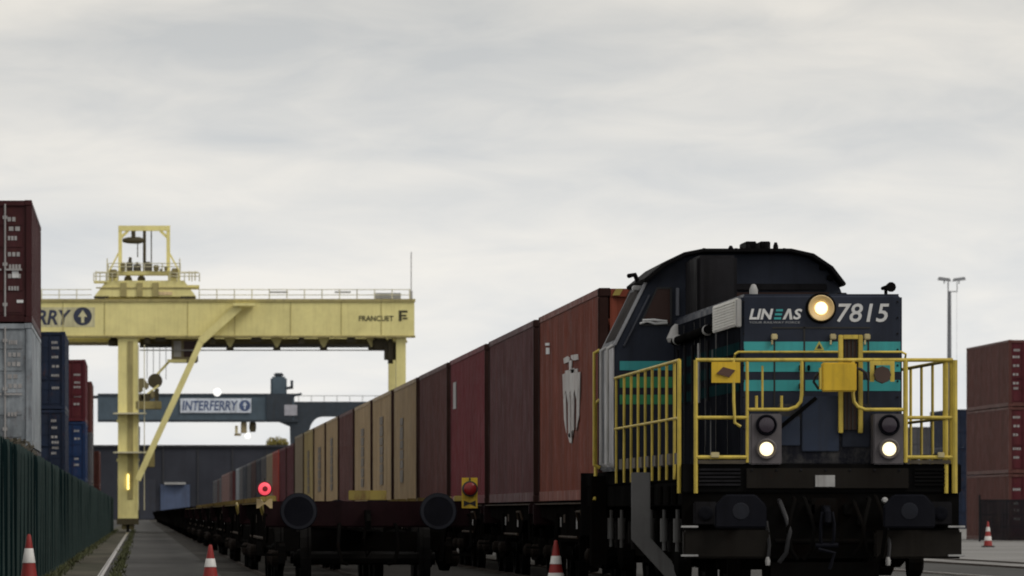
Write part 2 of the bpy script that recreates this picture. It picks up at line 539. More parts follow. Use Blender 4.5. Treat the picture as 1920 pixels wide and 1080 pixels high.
def far_container(name, xr, y, z, L, H, mat, label, group):
    """seen a few pixels wide: one body with posts, rails and wave"""
    if (L, H) not in SIMPLE:
        b = MB()
        b.box(-W2 + .04, W2 - .04, .05, L - .05, .05, H - .03)
        for sx in (-1, 1):
            for y0 in (0, L - .15):
                x0, x1 = sorted((sx * W2, sx * (W2 - .12))); b.box(x0, x1, y0, y0 + .15, 0, H)
            x0, x1 = sorted((sx * (W2 - .002), sx * (W2 - .08)))
            b.box(x0, x1, .15, L - .15, H - .1, H - .004); b.box(x0, x1, .15, L - .15, .01, .16)
            for k in range(20):
                yy = .3 + k * (L - .6) / 20; x0, x1 = sorted((sx * (W2 - .006), sx * (W2 - .05)))
                b.box(x0, x1, yy, yy + (L - .6) / 44, .16, H - .1)
        SIMPLE[(L, H)] = b.mesh("container_body")
    o = obj(name, SIMPLE[(L, H)], mat, None, (xr, y, z))
    return tag(o, label, "container", group)

def cpaint(name, rgb, **kw):
    kw.setdefault('dirt', 0.30); kw.setdefault('streak', 0.35); kw.setdefault('rust', 0.25); kw.setdefault('rough', 0.5)
    kw.setdefault('spec', 0.10); kw.setdefault('broad', 0.6)
    return paint(name, rgb, **kw)
C_rust = cpaint("container_rust_brown", (0.200, 0.048, 0.028))
C_purple = cpaint("container_purple_brown", (0.100, 0.034, 0.037))
C_red = cpaint("container_wine_red", (0.165, 0.021, 0.030))
C_brown = cpaint("container_dull_brown", (0.108, 0.038, 0.034))
C_cream = cpaint("container_cream", (0.43, 0.310, 0.175), rust=0.15)
C_yellow = cpaint("container_ochre", (0.40, 0.31, 0.14), rust=0.15)
C_beige = cpaint("container_beige", (0.34, 0.275, 0.185), rust=0.15)
C_maroon = cpaint("container_maroon", (0.062, 0.019, 0.022))
C_maroon2 = cpaint("container_plum", (0.105, 0.020, 0.028))
C_white = cpaint("container_weathered_white", (0.34, 0.375, 0.41), dirt=0.7, streak=0.7, dirt_rgb=(0.06, 0.068, 0.08), vary=0.25)
C_blue = cpaint("container_navy_blue", (0.017, 0.027, 0.055))
C_blue2 = cpaint("container_bright_blue", (0.013, 0.034, 0.100))
C_grey = cpaint("container_grey", (0.10, 0.10, 0.11))
C_orange = cpaint("container_orange_red", (0.42, 0.05, 0.03))
C_pink = cpaint("container_faded_pink", (0.24, 0.13, 0.115))
C_brownr = cpaint("container_sunlit_brown", (0.125, 0.052, 0.046))
M_barw = paint("galvanised_bar", (0.36, 0.35, 0.35), 0.5, 0.4, (0.1, 0.08, 0.07))

# the locomotive's train
TX = 7.25
DECK = 1.20
train = [(C_rust, "rust-brown", 2.8), (C_purple, "dark purple-brown", 2.8), (C_red, "wine-red", 2.8), (C_brown, "dull brown", 2.8),
         (C_cream, "cream", 2.8), (C_cream, "cream", 2.8), (C_cream, "cream", 2.8), (C_brown, "dull brown", 2.8), (C_cream, "cream", 2.8),
         (C_cream, "cream", 2.8), (C_yellow, "ochre yellow", 2.8), (C_beige, "beige", 2.8),
         (C_maroon2, "plum", 2.59), (C_maroon2, "plum", 2.59), (C_orange, "orange-red", 2.59), (C_beige, "beige", 2.59), (C_grey, "grey", 2.59),
         (C_blue, "navy blue", 2.59), (C_maroon, "maroon", 2.59), (C_grey, "grey", 2.59), (C_blue, "navy blue", 2.59), (C_grey, "grey", 2.59),
         (C_white, "weathered white", 2.59), None, (C_maroon, "maroon", 2.59), (C_pink, "faded pink", 2.59), (C_pink, "faded pink", 2.59), (C_pink, "faded pink", 2.59),
         (C_grey, "grey", 2.44), (C_maroon, "maroon", 2.44), (C_grey, "grey", 2.44), (C_grey, "grey", 2.44)]
PITCH = 13.4
M_post = paint("gap_shade_post", (0.030, 0.014, 0.012), 0.7, 0.6, (0.010, 0.007, 0.006), spec=0.03)  # shade of the gaps between containers put into the post colour
train_containers = []
for i, c in enumerate(train):
    y = 81.3 + PITCH * i
    if c is None:
        train_containers.append(None); continue
    mat, word, H = c
    lab = "%s container on the locomotive's train, %s behind the locomotive" % (word, ordinal(i + 1))
    if i < 14:
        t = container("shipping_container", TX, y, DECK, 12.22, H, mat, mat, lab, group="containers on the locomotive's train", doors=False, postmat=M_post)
    else:
        t = far_container("shipping_container", TX, y, DECK, 12.22, H, mat, lab, "containers on the locomotive's train")
    train_containers.append(t)

# markings on the train's containers (local coordinates: y along, x = -W2 face)
def yz_prism(b, poly, x=-W2 - 0.006, th=0.012):
    b.prism(poly, x, x + th, 'yz')
c0 = train_containers[0]
M_emblem = paint("worn_white_emblem", (0.52, 0.51, 0.50), 0.6, 0.55, (0.20, 0.12, 0.10), streak=0.6)
c0["label"] = "rust-brown container with tall white emblem right behind the locomotive"
def uvy(u, v, X=6.03):
    """photo pixel -> (world y, world z) on the containers' left side plane"""
    y = 11600 * X / (u - 262)
    return (y, EYE + (962 - v) * y / 11600)
def loc0(pts, c):
    return [(uvy(u, v)[0] - c.location.y, uvy(u, v)[1] - c.location.z) for u, v in pts]
for poly in ([(1057, 672), (1064, 668), (1068, 671), (1068, 678), (1058, 682)], [(1071, 666), (1083, 664), (1084, 674), (1076, 676), (1071, 672)],
             [(1067, 676), (1073, 675), (1072, 694), (1068, 695)],
             [(1055, 702), (1060, 700), (1062, 812), (1058, 786)], [(1065, 704), (1069, 703), (1070, 822), (1066, 818)],
             [(1071, 692), (1077, 690), (1076, 806), (1072, 826)], [(1082, 699), (1088, 697), (1086, 780), (1081, 808)],
             [(1060, 695), (1083, 691), (1083, 700), (1060, 703)], [(1065, 815), (1075, 806), (1072, 831), (1068, 829)]):
    b = MB(); yz_prism(b, loc0(poly, c0)); b.build("emblem", M_emblem, c0)
b = MB(); yz_prism(b, loc0([(1058, 701), (1085, 698), (1086, 728), (1082, 750), (1078, 730), (1074, 756), (1070, 732), (1066, 758), (1062, 732), (1057, 748)], c0), -W2 - 0.010); b.build("emblem", M_emblem, c0)
for (u0, u1, v0, v1) in ((1023, 1030, 643, 648), (1024, 1030, 652, 664)):
    b = MB(); yz_prism(b, loc0([(u0, v0), (u1, v0), (u1, v1), (u0, v1)], c0)); b.build("code_plate", M_white, c0)
c2 = train_containers[2]
b = MB(); yz_prism(b, loc0([(850, 718), (855, 716), (855, 766), (850, 767)], c2)); b.build("code_plate", M_grey, c2)
M_slot = paint("dark_lettering_brown", (0.13, 0.10, 0.07), 0.6, 0.3)
def slot_marks(c, y0, y1, z0, z1):
    k = 0; z = z0
    while z < z1 - 0.1:
        h = random.uniform(0.16, 0.30)
        b = MB(); yz_prism(b, [(y0 + random.uniform(0, .1), z), (y1 - random.uniform(0, .25), z), (y1 - random.uniform(0, .25), z + h), (y0, z + h)])
        b.build("printed_band", M_slot, c); z += h + 0.035
for i, (f0, f1) in ((4, (0.55, 0.70)), (5, (0.42, 0.60)), (6, (0.40, 0.58)), (8, (0.40, 0.60)), (9, (0.35, 0.62)), (10, (0.4, 0.6))):
    slot_marks(train_containers[i], 12.19 * f0, 12.19 * f1, 0.55, 2.15)
# yellow and black height warning on the near end and roof edge of the first container
M_hblack = paint("hazard_black", (0.02, 0.02, 0.02), 0.6)
for k in range(11):
    x0 = -1.04 + k * 0.19
    b = MB().prism([(x0, 2.70), (x0 + .095, 2.70), (x0 + .145, 2.79), (x0 + .05, 2.79)], -0.012, -0.002)
    b.build("warning_stripe", M_wyellow if k % 2 == 0 else M_hblack, c0)

# ------------------------------------------------------------------ wagons
def wheelset(b, y, r=0.46):
    for s in (-1, 1):
        b.lathe([(r + 0.028, 0.0), (r + 0.028, 0.03), (r, 0.035), (r - 0.005, 0.135), (r - 0.07, 0.135), (r - 0.09, 0.10), (0.13, 0.10), (0.11, 0.17)],
                (s * 0.69 if s > 0 else -0.69, y, r), 'x', 20) if s > 0 else \
        b.lathe([(r + 0.028, 0.0), (r + 0.028, -0.03), (r, -0.035), (r - 0.005, -0.135), (r - 0.07, -0.135), (r - 0.09, -0.10), (0.13, -0.10), (0.11, -0.17)],
                (-0.69, y, r), 'x', 20)
    b.tube([(-0.9, y, r), (0.9, y, r)], 0.08, 8)
WC = {}
M_axle = paint("greasy_axle_box", (0.016, 0.012, 0.010), 0.7, 0.6, (0.006, 0.005, 0.004), spec=0.02)
M_sill = paint("dusty_sill_edge", (0.050, 0.036, 0.026), 0.7, 0.7, (0.012, 0.009, 0.007), rust=0.5, rust_rgb=(0.035, 0.016, 0.01), spec=0.05)
def wagon_meshes(Lw):
    if Lw in WC: return WC[Lw]
    P = []
    h = Lw / 2
    for s in (-1, 1):
        # fish-bellied sill with flanges
        xs = s * 1.18
        poly = [(-h + .62, 1.17), (h - .62, 1.17), (h - .62, .98), (h - 3.6, .92), (h - 4.6, .64), (-h + 4.6, .64), (-h + 3.6, .92), (-h + .62, .98)]
        P.append(("side_sill", MB().prism(poly, xs - .012, xs + .012, 'yz').mesh("side_sill"), 'frame', None))
        b = MB().box(xs - .09, xs + .09, -h + .62, h - .62, 1.165, 1.185)
        P.append(("sill_flange", b.mesh("sill_flange"), 'edge', None))
    b = MB()
    for k in range(7):
        y = -h + 1.6 + k * (Lw - 3.2) / 6
        b.box(-1.16, 1.16, y - .07, y + .07, .95, 1.14)
    b.box(-.22, .22, -h + .6, h - .6, .88, 1.10)
    P.append(("cross_frame", b.mesh("cross_frame"), 'under', None))
    for e in (-1, 1):
        y0, y1 = sorted((e * (h - .62), e * (h - .44)))
        b = MB().box(-1.30, 1.30, y0, y1, .86, 1.19)
        P.append(("headstock", b.mesh("headstock", 0.02), 'maroon', None))
        for s in (-1, 1):
            c = (s * 0.875, 0, 1.06)
            b = MB().lathe([(.13, e * (h - .44)), (.13, e * (h - .20)), (.10, e * (h - .20)), (.10, e * (h - .045)), (.21, e * (h - .04)), (.235, e * (h - .02)), (.225, e * (h - .002)), (.12, e * h)], c, 'y', 28)
            P.append(("buffer", b.mesh("buffer", smooth=True), 'buffer', "B%d%d" % (e, s)))
            b = MB().lathe([(.185, e * (h - .006)), (.185, e * (h + .002)), (.222, e * (h - .001)), (.228, e * (h - .010))], c, 'y', 28)
            P.append(("buffer_rim", b.mesh("buffer_rim", smooth=True), 'rim', "b%d%d" % (e, s)))
        b = MB().bar((0, e * (h - .5), 1.02), (0, e * (h - .05), 1.02), .07, .12)
        b.tube([(0, e * (h - .08), 1.02), (0, e * (h + .0), .94), (0, e * (h - .06), .85)], .035, 6)
        P.append(("coupling_hook", b.mesh("coupling_hook"), 'under', None))
        b = MB()
        b.tube([(-.02, e * (h - .1), .95), (-.06, e * (h - .02), .72), (-.02, e * (h - .1), .50), (.05, e * (h - .05), .62)], .022, 6)
        P.append(("coupling_link", b.mesh("coupling_link"), 'under', None))
        for s in (-1, 1):
            b = MB().tube([(s * .35, e * (h - .45), .90), (s * .36, e * (h - .25), .86), (s * .38, e * (h - .12), .62), (s * .33, e * (h - .10), .42), (s * .26, e * (h - .2), .40)], .024, 6)
            P.append(("brake_hose", b.mesh("brake_hose", smooth=True), 'under', None))
            b = MB().tube([(s * 1.26, e * (h - .46), 1.02), (s * 1.30, e * (h - .40), 1.02), (s * 1.30, e * (h - .40), .62), (s * 1.26, e * (h - .46), .58)], .018, 6)
            b.box(*sorted((s * 1.02, s * 1.34)), *sorted((e * (h - .52), e * (h - .34))), .50, .53)
            P.append(("shunter_step", b.mesh("shunter_step"), 'under', None))
        # bogie
        yc = e * (h - 2.35)
        b = MB()
        for s in (-1, 1):
            poly = [(yc - 1.35, .62), (yc - 1.05, .66), (yc - .5, .42), (yc + .5, .42), (yc + 1.05, .66), (yc + 1.35, .62), (yc + 1.35, .40), (yc + .9, .36), (yc + .5, .30), (yc - .5, .30), (yc - .9, .36), (yc - 1.35, .40)]
            b.prism(poly, s * 1.02, s * 1.10, 'yz')
            for dy in (-.16, 0, .16): b.lathe([(.07, 0), (.07, .24)], (s * 1.04, yc + dy, .43), 'z', 8)
        b.box(-1.0, 1.0, yc - .2, yc + .2, .55, .80)
        P.append(("bogie", b.mesh("bogie"), 'under', "G%d" % e))
        for s in (-1, 1):
            for dy in (-.9, .9):
                b = MB().lathe([(.10, 0), (.10, s * .10), (.05, s * .13)], (s * 1.08, yc + dy, .46), 'x', 12)
                P.append(("axle_box", b.mesh("axle_box"), 'box', "g%d" % e))
        for dy in (-.9, .9):
            b = MB(); wheelset(b, yc + dy)
            P.append(("wheelset", b.mesh("wheelset"), 'wheel', "g%d" % e))
    b = MB().box(-.5, .5, -.9, .9, .42, .80)
    b.lathe([(.17, -.8), (.20, -.7), (.20, .7), (.17, .8)], (.75, -.2, .62), 'y', 12)
    P.append(("brake_gear", b.mesh("brake_gear"), 'under', None))
    for s in (-1, 1):
        for k, (yy, zz, w_, h_) in enumerate(((-h + 1.2, 1.02, .30, .10), (-h + 4.9, .82, .22, .16), (h * .1, .90, .35, .12), (h - 5.2, .84, .2, .14))):
            P.append(("data_plate", MB().box(*sorted((s * 1.193, s * 1.197)), yy, yy + w_, zz, zz + h_).mesh("data_plate"), 'plate' if k % 2 else 'dusty', None))
        b = MB().tube([(s * 1.22, -h + 3.4, .93), (s * 1.25, -h + 3.45, 1.06), (s * 1.25, -h + 4.3, 1.06), (s * 1.22, -h + 4.35, .93)], .02, 6)
        P.append(("side_handle", b.mesh("side_handle"), 'dusty', None))
        b = MB().tube([(s * 1.20, -h + 4.8, .70), (s * 1.20, h - 4.8, .70)], .022, 6)
        P.append(("brake_pipe", b.mesh("brake_pipe"), 'dusty', None))
    b = MB().lathe([(.19, 0), (.19, .02), (.15, .03)], (-1.24, h * .28, .86), 'x', 14)
    for a in range(4):
        ca, sa = math.cos(a * 1.5708) * .17, math.sin(a * 1.5708) * .17
        b.tube([(-1.22, h * .28, .86), (-1.22, h * .28 + ca, .86 + sa)], .013, 5)
    P.append(("handbrake_wheel", b.mesh("handbrake_wheel"), 'under', None))
    WC[Lw] = P
    return P
def wagon(x, yfront, Lw, label, group, maroon=None, edge=None):
    t = thing("flat_wagon", label, "wagon", (x, yfront + Lw / 2, 0), group)
    mm = {'edge': edge or M_sill, 'dusty': M_sill, 'box': M_axle, 'plate': M_grey, 'frame': M_under, 'under': M_under, 'maroon': maroon or M_maroon_frame, 'buffer': M_buffer, 'rim': M_buffer_rim, 'wheel': M_wheel}
    sl = {}
    for (n, me, k, slot) in wagon_meshes(Lw):
        par = sl[slot.upper()] if slot and slot[0] in 'bg' else t
        o = obj(n, me, mm[k], par)
        if slot and slot[0] in 'BG': sl[slot] = o
    return t
FAR = {}
def far_wagon(x, yfront, Lw, label, group):
    if Lw not in FAR:
        b = MB()
        for (n, me, k, slot) in wagon_meshes(Lw):
            if n in ('side_sill', 'sill_flange', 'headstock', 'cross_frame', 'bogie', 'wheelset', 'brake_gear', 'buffer'):
                b.add([v.co[:] for v in me.vertices], [tuple(p.vertices) for p in me.polygons])
        FAR[Lw] = b.mesh("flat_wagon")
    o = obj("flat_wagon", FAR[Lw], M_under, None, (x, yfront + Lw / 2, 0))
    return tag(o, label, "wagon", group)

for i in range(len(train)):
    y = 81.3 - 0.605 + PITCH * i
    lab = "black flat wagon under the %s container behind the locomotive" % ordinal(i + 1)
    if train[i] is None: lab = "empty black flat wagon, %s behind the locomotive" % ordinal(i + 1)
    (wagon if i < 6 else far_wagon)(TX, y, PITCH - 0.02, lab, "flat wagons of the locomotive's train")

# middle train: empty wagons, tail lamps on the near one
MX = 2.866
MY = 77.5
MP = 19.8
mw = []
M_gold = paint("ochre_sill_edge", (0.13, 0.095, 0.035), 0.7, 0.7, (0.025, 0.016, 0.009), rust=0.5, rust_rgb=(0.05, 0.02, 0.012), spec=0.05)
for i in range(34):
    lab = ("empty maroon-ended flat wagon carrying two red tail lamps" if i == 0 else
           "empty flat wagon, %s in the middle row counted from the tail lamps" % ordinal(i + 1))
    if i < 7: t = wagon(MX, MY + MP * i, MP - 0.02, lab, "empty flat wagons in the middle row", edge=M_gold)
    else: t = far_wagon(MX, MY + MP * i, MP - 0.02, lab, "empty flat wagons in the middle row")
    mw.append(t)
t = mw[0]
h = -(MP - 0.02) / 2
b = MB().box(-0.235, 0.245, h + .47, h + .53, 1.20, 1.325)
b.build("end_flap", M_wyellow, t, bevel=0.008)
for i in range(5):                      # yellow container stops and corner handrails along the sills
    t = mw[i]
    hh = (MP - 0.02) / 2
    for k in range(6):
        yy = -hh + 1.2 + k * (2 * hh - 2.4) / 5
        for s in (-1, 1):
            b = MB().box(s * 1.20 - .07, s * 1.20 + .07, yy - .12, yy + .12, 1.186, 1.26)
            b.build("container_stop", M_wyellow if (i == 0 and k < 2) else M_gold, t, bevel=0.01)
    for s in (-1, 1):
        if i > 1: continue
        b = MB().tube([(s * 1.27, -hh + 1.0, 1.02), (s * 1.31, -hh + 1.05, 1.16), (s * 1.31, -hh + 1.9, 1.20), (s * 1.31, -hh + 2.7, 1.16), (s * 1.27, -hh + 2.75, 1.02)], .018, 6)
        b.build("grab_rail", M_wyellow, t, smooth=True)

# tail lamps hung on the end of the middle row
def tail_lamp(x, lit, label):
    t = thing("tail_lamp", label, "tail lamp", (x, MY + 0.425, 1.19), "tail lamps of the middle row")
    z0 = -0.09
    if lit:
        b = MB().prism([(-.10, z0), (-.07, z0), (-.015, z0 + .05), (.015, z0 + .05), (.07, z0), (.10, z0), (.10, z0 + .12), (.06, z0 + .12), (0, z0 + .07), (-.06, z0 + .12), (-.10, z0 + .12)], 0, .012)
        b.build("mounting_plate", paint("cream_plate", (0.55, 0.42, 0.22), 0.5, 0.4), t)
    else:
        MB().box(-.10, .10, 0, .012, z0, z0 + .385).build("mounting_plate", M_yplate, t, bevel=0.004)
        b = MB().prism([(-.075, z0 + .02), (0, z0 + .055), (.075, z0 + .02), (.075, z0 + .10), (0, z0 + .07), (-.075, z0 + .10)], -.006, -.001)
        b.build("painted_mark", M_hblack, t)
    zc = z0 + 0.245
    MB().lathe([(.098, 0), (.098, -.10), (.090, -.105)], (0, 0, zc), 'y', 24).build("lamp_housing", M_hblack if not lit else paint("red_lamp_housing", (0.10, 0.008, 0.008), 0.4, 0.3), t, smooth=True)
    lens = MB().lathe([(.080, -.106), (.068, -.120), (.036, -.128), (0.001, -.13)], (0, 0, zc), 'y', 24)
    lens.build("lens", M_red_lit if lit else paint("dark_red_lens", (0.24, 0.010, 0.012), 0.25, 0.2), t, smooth=True)
    MB().tube([(0, -.06, zc + .10), (0, -.06, zc + .13), (0.0, .01, zc + .13)], .012, 6).build("carry_handle", M_hblack, t)
    if lit:
        MB().lathe([(.035, -.1295), (.035, -.134), (.02, -.136)], (.005, 0, zc), 'y', 14).build("lens_boss", paint("deep_red_boss", (0.30, 0.015, 0.02), 0.3, 0.2), t)
    return t
tail_lamp(MX - 1.295, True, "lit pink-red tail lamp on the middle wagon's left corner")
tail_lamp(MX + 1.29, False, "unlit dark red tail lamp on a yellow plate")

# ------------------------------------------------------------------ locomotive
LX, LY = 7.22, 65.5
loco = thing("locomotive", "dark navy diesel locomotive with teal stripes, yellow railings and lit headlamps", "locomotive", (LX, LY, 0))
def lx(u, y=0.0): return (u - 262) * (LY + y) / 11600 - LX
def lz(v, y=0.0): return EYE + (962 - v) * (LY + y) / 11600
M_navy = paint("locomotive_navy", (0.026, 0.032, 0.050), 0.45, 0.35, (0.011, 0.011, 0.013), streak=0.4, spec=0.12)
M_navy_side = paint("locomotive_glint_side", (0.008, 0.009, 0.013), 0.45, 0.4, (0.006, 0.006, 0.006), streak=0.3, glint_streak=0.45, spec=0.0)  # darker copy of the navy; its pale streaks are painted glints
M_teal = paint("locomotive_teal", (0.042, 0.36, 0.37), 0.42, 0.30, (0.03, 0.14, 0.15), streak=0.45)
M_green = paint("locomotive_shaded_teal", (0.04, 0.30, 0.12), 0.45, 0.35, (0.02, 0.08, 0.06), streak=0.5)  # teal turned greener for the shade behind the railing
M_roof = paint("sooty_roof", (0.0045, 0.0042, 0.005), 0.6, 0.5, (0.008, 0.007, 0.0065), spec=0.03)
M_duct = paint("grey_exhaust_duct", (0.017, 0.0165, 0.019), 0.55, 0.4, (0.007, 0.0065, 0.0065), streak=0.7, spec=0.02)
M_boxgrey = paint("headlamp_box_grey", (0.105, 0.094, 0.102), 0.55, 0.5, (0.03, 0.026, 0.024), streak=0.6)
M_bluepanel = paint("front_panel_blue", (0.017, 0.030, 0.064), 0.5, 0.4, (0.02, 0.018, 0.02), streak=0.5)
M_dusty = paint("dusty_grey_panel", (0.013, 0.014, 0.021), 0.65, 0.95, (0.12, 0.115, 0.11), streak=0.2, spec=0.05, scale=1.8)
M_brass = paint("brass_lamp_rim", (0.80, 0.58, 0.28), 0.4, 0.25, (0.35, 0.22, 0.08), metallic=0.0)
M_brownbox = paint("brown_beam_box", (0.014, 0.012, 0.010), 0.7, 0.5, (0.008, 0.006, 0.005), rust=0.4, rust_rgb=(0.022, 0.012, 0.008), spec=0.08)

# underframe
MB().box(-1.42, 1.38, .22, 14.9, 1.38, 1.55).build("deck", M_black, loco, bevel=0.01)
for s in (-1, 1):
    MB().box(*sorted((s * 1.41, s * 1.30)), .25, 14.85, 1.12, 1.378).build("side_sill", M_black, loco, bevel=0.01)
MB().box(-1.48, 1.48, 0.02, .20, 1.255, 1.56).build("buffer_beam", M_black, loco, bevel=0.012)
MB().box(-.80, .92, -.02, .018, 1.30, 1.515).build("beam_panel", M_brownbox, loco, bevel=0.006)
MB().box(lx(1528), lx(1565), -.032, -.022, lz(913), lz(891)).build("number_plate", M_grey, loco, bevel=0.003)
for z in (1.33, 1.37, 1.41, 1.45, 1.49):
    MB().box(-1.30, -.86, -.012, .019, z, z + .022).build("step_rib", M_duct, loco)
    MB().box(.98, 1.32, -.012, .019, z, z + .022).build("step_rib", M_black, loco)
MB().box(-1.46, 1.46, .05, .25, .56, 1.252).build("end_plate", M_under, loco)
# lower corner boxes with step recesses
for s in (-1, 1):
    xa, xb = sorted((s * 1.47, s * .55))
    MB().prism([(xa, .56), (xb, .56), (xb, .86), (xa, .86)], -.10, .048).build("rail_guard", M_brownbox, loco, bevel=0.02)
    for z in (.58, .885):
        MB().box(*sorted((s * 1.50, s * 1.32)), -.16, -.11, z, z + .022).build("corner_step", M_grey, loco, bevel=0.004)
    MB().box(*sorted((s * 1.36, s * 1.12)), -.16, .045, .915, 1.16).build("socket_box", M_duct, loco, bevel=0.012)
    MB().lathe([(.075, -.165), (.075, -.18), (.055, -.19), (.02, -.185)], (s * 1.24, 0, 1.04), 'y', 14).build("socket_cap", M_buffer, loco, smooth=True)
    # buffers with rectangular heads, cut upper corners
    cx = s * .885 - .03
    buf = MB().lathe([(.15, 0.02), (.15, -.25), (.115, -.26), (.115, -.54)], (cx, 0, 1.06), 'y', 20).build("buffer", M_black, loco, smooth=True)
    hw, hh = .272, .178
    poly = [(cx - hw, 1.06 - hh), (cx + hw, 1.06 - hh), (cx + hw, 1.06 + .06), (cx + hw - .11, 1.06 + hh), (cx - hw + .11, 1.06 + hh), (cx - hw, 1.06 + .06)]
    MB().prism(poly, -.60, -.54).build("buffer_head", M_buffer, buf, bevel=0.018, seg=3)
    MB().lathe([(.09, -.602), (.085, -.606), (.001, -.607)], (cx, 0, 1.06), 'y', 18).build("buffer_wear_spot", M_buffer_rim, buf)
# draw gear
b = MB().box(-.13, .17, -.03, .05, .92, 1.2); b.build("draw_plate", M_under, loco, bevel=0.02)
b = MB().bar((0.02, .0, 1.06), (0.02, -.34, 1.06), .07, .12); b.tube([(0.02, -.32, 1.08), (0.02, -.42, 1.04), (0.02, -.42, .96), (.02, -.34, .93)], .035, 8)
b.build("coupling_hook", M_buffer, loco)
for s in (-1, 1):
    b = MB().tube([(.02 + s * .05, -.36, 1.05), (.02 + s * .07, -.38, .92), (.02 + s * .07, -.34, .76), (.02 + s * .05, -.30, .70)], .02, 6); b.build("coupling_link", M_buffer, loco, smooth=True)
MB().tube([(-.10, -.31, .70), (.14, -.31, .70)], .028, 8).build("coupling_screw", M_buffer, loco, smooth=True)
MB().tube([(-.07, -.32, .66), (.10, -.33, .62), (.05, -.31, .45)], .022, 6).build("coupling_shackle", M_buffer, loco, smooth=True)
def hose(u, s, zt=1.20, zb=.55, mat=M_under, r=.022):
    x = lx(u)
    MB().tube([(x, 0.0, zt), (x, -.12, zt - .02), (x + s * .05, -.22, zt - .18), (x + s * .085, -.26, (zt + zb) / 2), (x + s * .05, -.24, zb + .1), (x - s * .02, -.2, zb)], r, 8).build("brake_hose", mat, loco, smooth=True)
M_hose = paint("worn_rubber_hose", (0.020, 0.020, 0.023), 0.45, 0.3, (0.03, 0.03, 0.03), spec=0.3)
hose(1461, 1, 1.17, .52, M_hose, .026); hose(1488, -1); hose(1507, 1); hose(1628, -1); hose(1640, 1, 1.22, .5); hose(1600, 1, 1.16, .6)
for u, v in ((1657, 938), (1661, 951)):
    MB().lathe([(.03, 0), (.034, -.07), (.02, -.09)], (lx(u), -.03, lz(v)), 'y', 10).build("air_cock", M_grey, loco, smooth=True)
for u in (1437, 1662):
    MB().lathe([(.024, 0), (.030, .05), (.016, .09)], (lx(u), -.14, lz(1060)), 'z', 10).build("coupling_head", M_grey, loco, smooth=True)
    MB().tube([(lx(u), -.14, lz(1058)), (lx(u) + .02, -.12, .7), (lx(u), .0, .95)], .02, 6).build("brake_hose", M_hose, loco, smooth=True)
for u, v in ((1480, 960), (1520, 955), (1590, 955), (1615, 975)):
    MB().box(lx(u) - .05, lx(u) + .05, -.03, .045, lz(v) - .06, lz(v) + .06).build("bracket", M_under, loco, bevel=0.01)
# lower front cross pipe and plough
MB().tube([(-.5, -.05, .74), (.55, -.05, .74)], .03, 8).build("cross_pipe", M_under, loco, smooth=True)
MB().prism([(-.54, .30), (.56, .30), (.56, .52), (-.54, .52)], .0, .04).build("plough_plate", M_under, loco)

# bogies
for yc in (3.6, 11.4):
    bg_ = MB()
    for s in (-1, 1):
        poly = [(yc - 1.9, .92), (yc - .7, .95), (yc - .4, .78), (yc + .4, .78), (yc + .7, .95), (yc + 1.9, .92), (yc + 1.9, .62), (yc + 1.5, .58), (yc + .6, .44), (yc - .6, .44), (yc - 1.5, .58), (yc - 1.9, .62)]
        bg_.prism(poly, s * 1.08, s * 1.20, 'yz')
        for dy in (-1.3, 1.3):
            bg_.lathe([(.17, 0), (.17, s * .14), (.10, s * .17)], (s * 1.19, yc + dy, .50), 'x', 12)
    bg_.box(-1.08, 1.08, yc - .3, yc + .3, .6, 1.0)
    bogie = bg_.build("bogie", M_under, loco)
    for dy in (-1.3, 1.3):
        b = MB(); wheelset(b, yc + dy, .50); b.build("wheelset", M_wheel, bogie)
        for s in (-1, 1):
            for k in (-.22, .22):
                MB().lathe([(.085, 0), (.085, .34)], (s * 1.15, yc + dy + k, .60), 'z', 10).build("coil_spring", M_wheel, bogie, smooth=True)
    for dy in (-1.7, .0, 1.75):
        MB().lathe([(.025, -.0), (.025, .10), (.048, .10), (.048, .36), (.02, .36), (.02, .46)], (-1.36, yc + dy, .62), 'z', 12).build("damper", paint("damper_grey", (0.075, 0.075, 0.075), 0.4, 0.4), bogie, smooth=True)
MB().box(-1.25, 1.25, 5.9, 9.1, .45, 1.15).build("fuel_tank", M_under, loco, bevel=0.08, seg=3)
for k, (yy, zz) in enumerate(((1.5, 1.2), (2.4, 1.22), (3.4, 1.2), (4.6, 1.2), (5.4, 1.22))):
    MB().box(-1.44, -1.415, yy - .2, yy + .2, 1.14, 1.34).build("access_flap", M_under, loco, bevel=0.01)
# bent grey plate hanging from the left sill
b = MB().prism([(-1.66, 1.50), (-1.445, 1.50), (-1.445, .76), (-1.02, .30), (-1.26, .30), (-1.66, .74)], 4.45, 4.49)
b.build("bent_guard_plate", paint("guard_plate_grey", (0.17, 0.17, 0.172), 0.55, 0.4, (0.05, 0.045, 0.04), streak=0.6), loco, bevel=0.008)
MB().box(-1.62, -1.41, 4.49, 4.56, 1.36, 1.44).build("plate_bracket", M_black, loco)

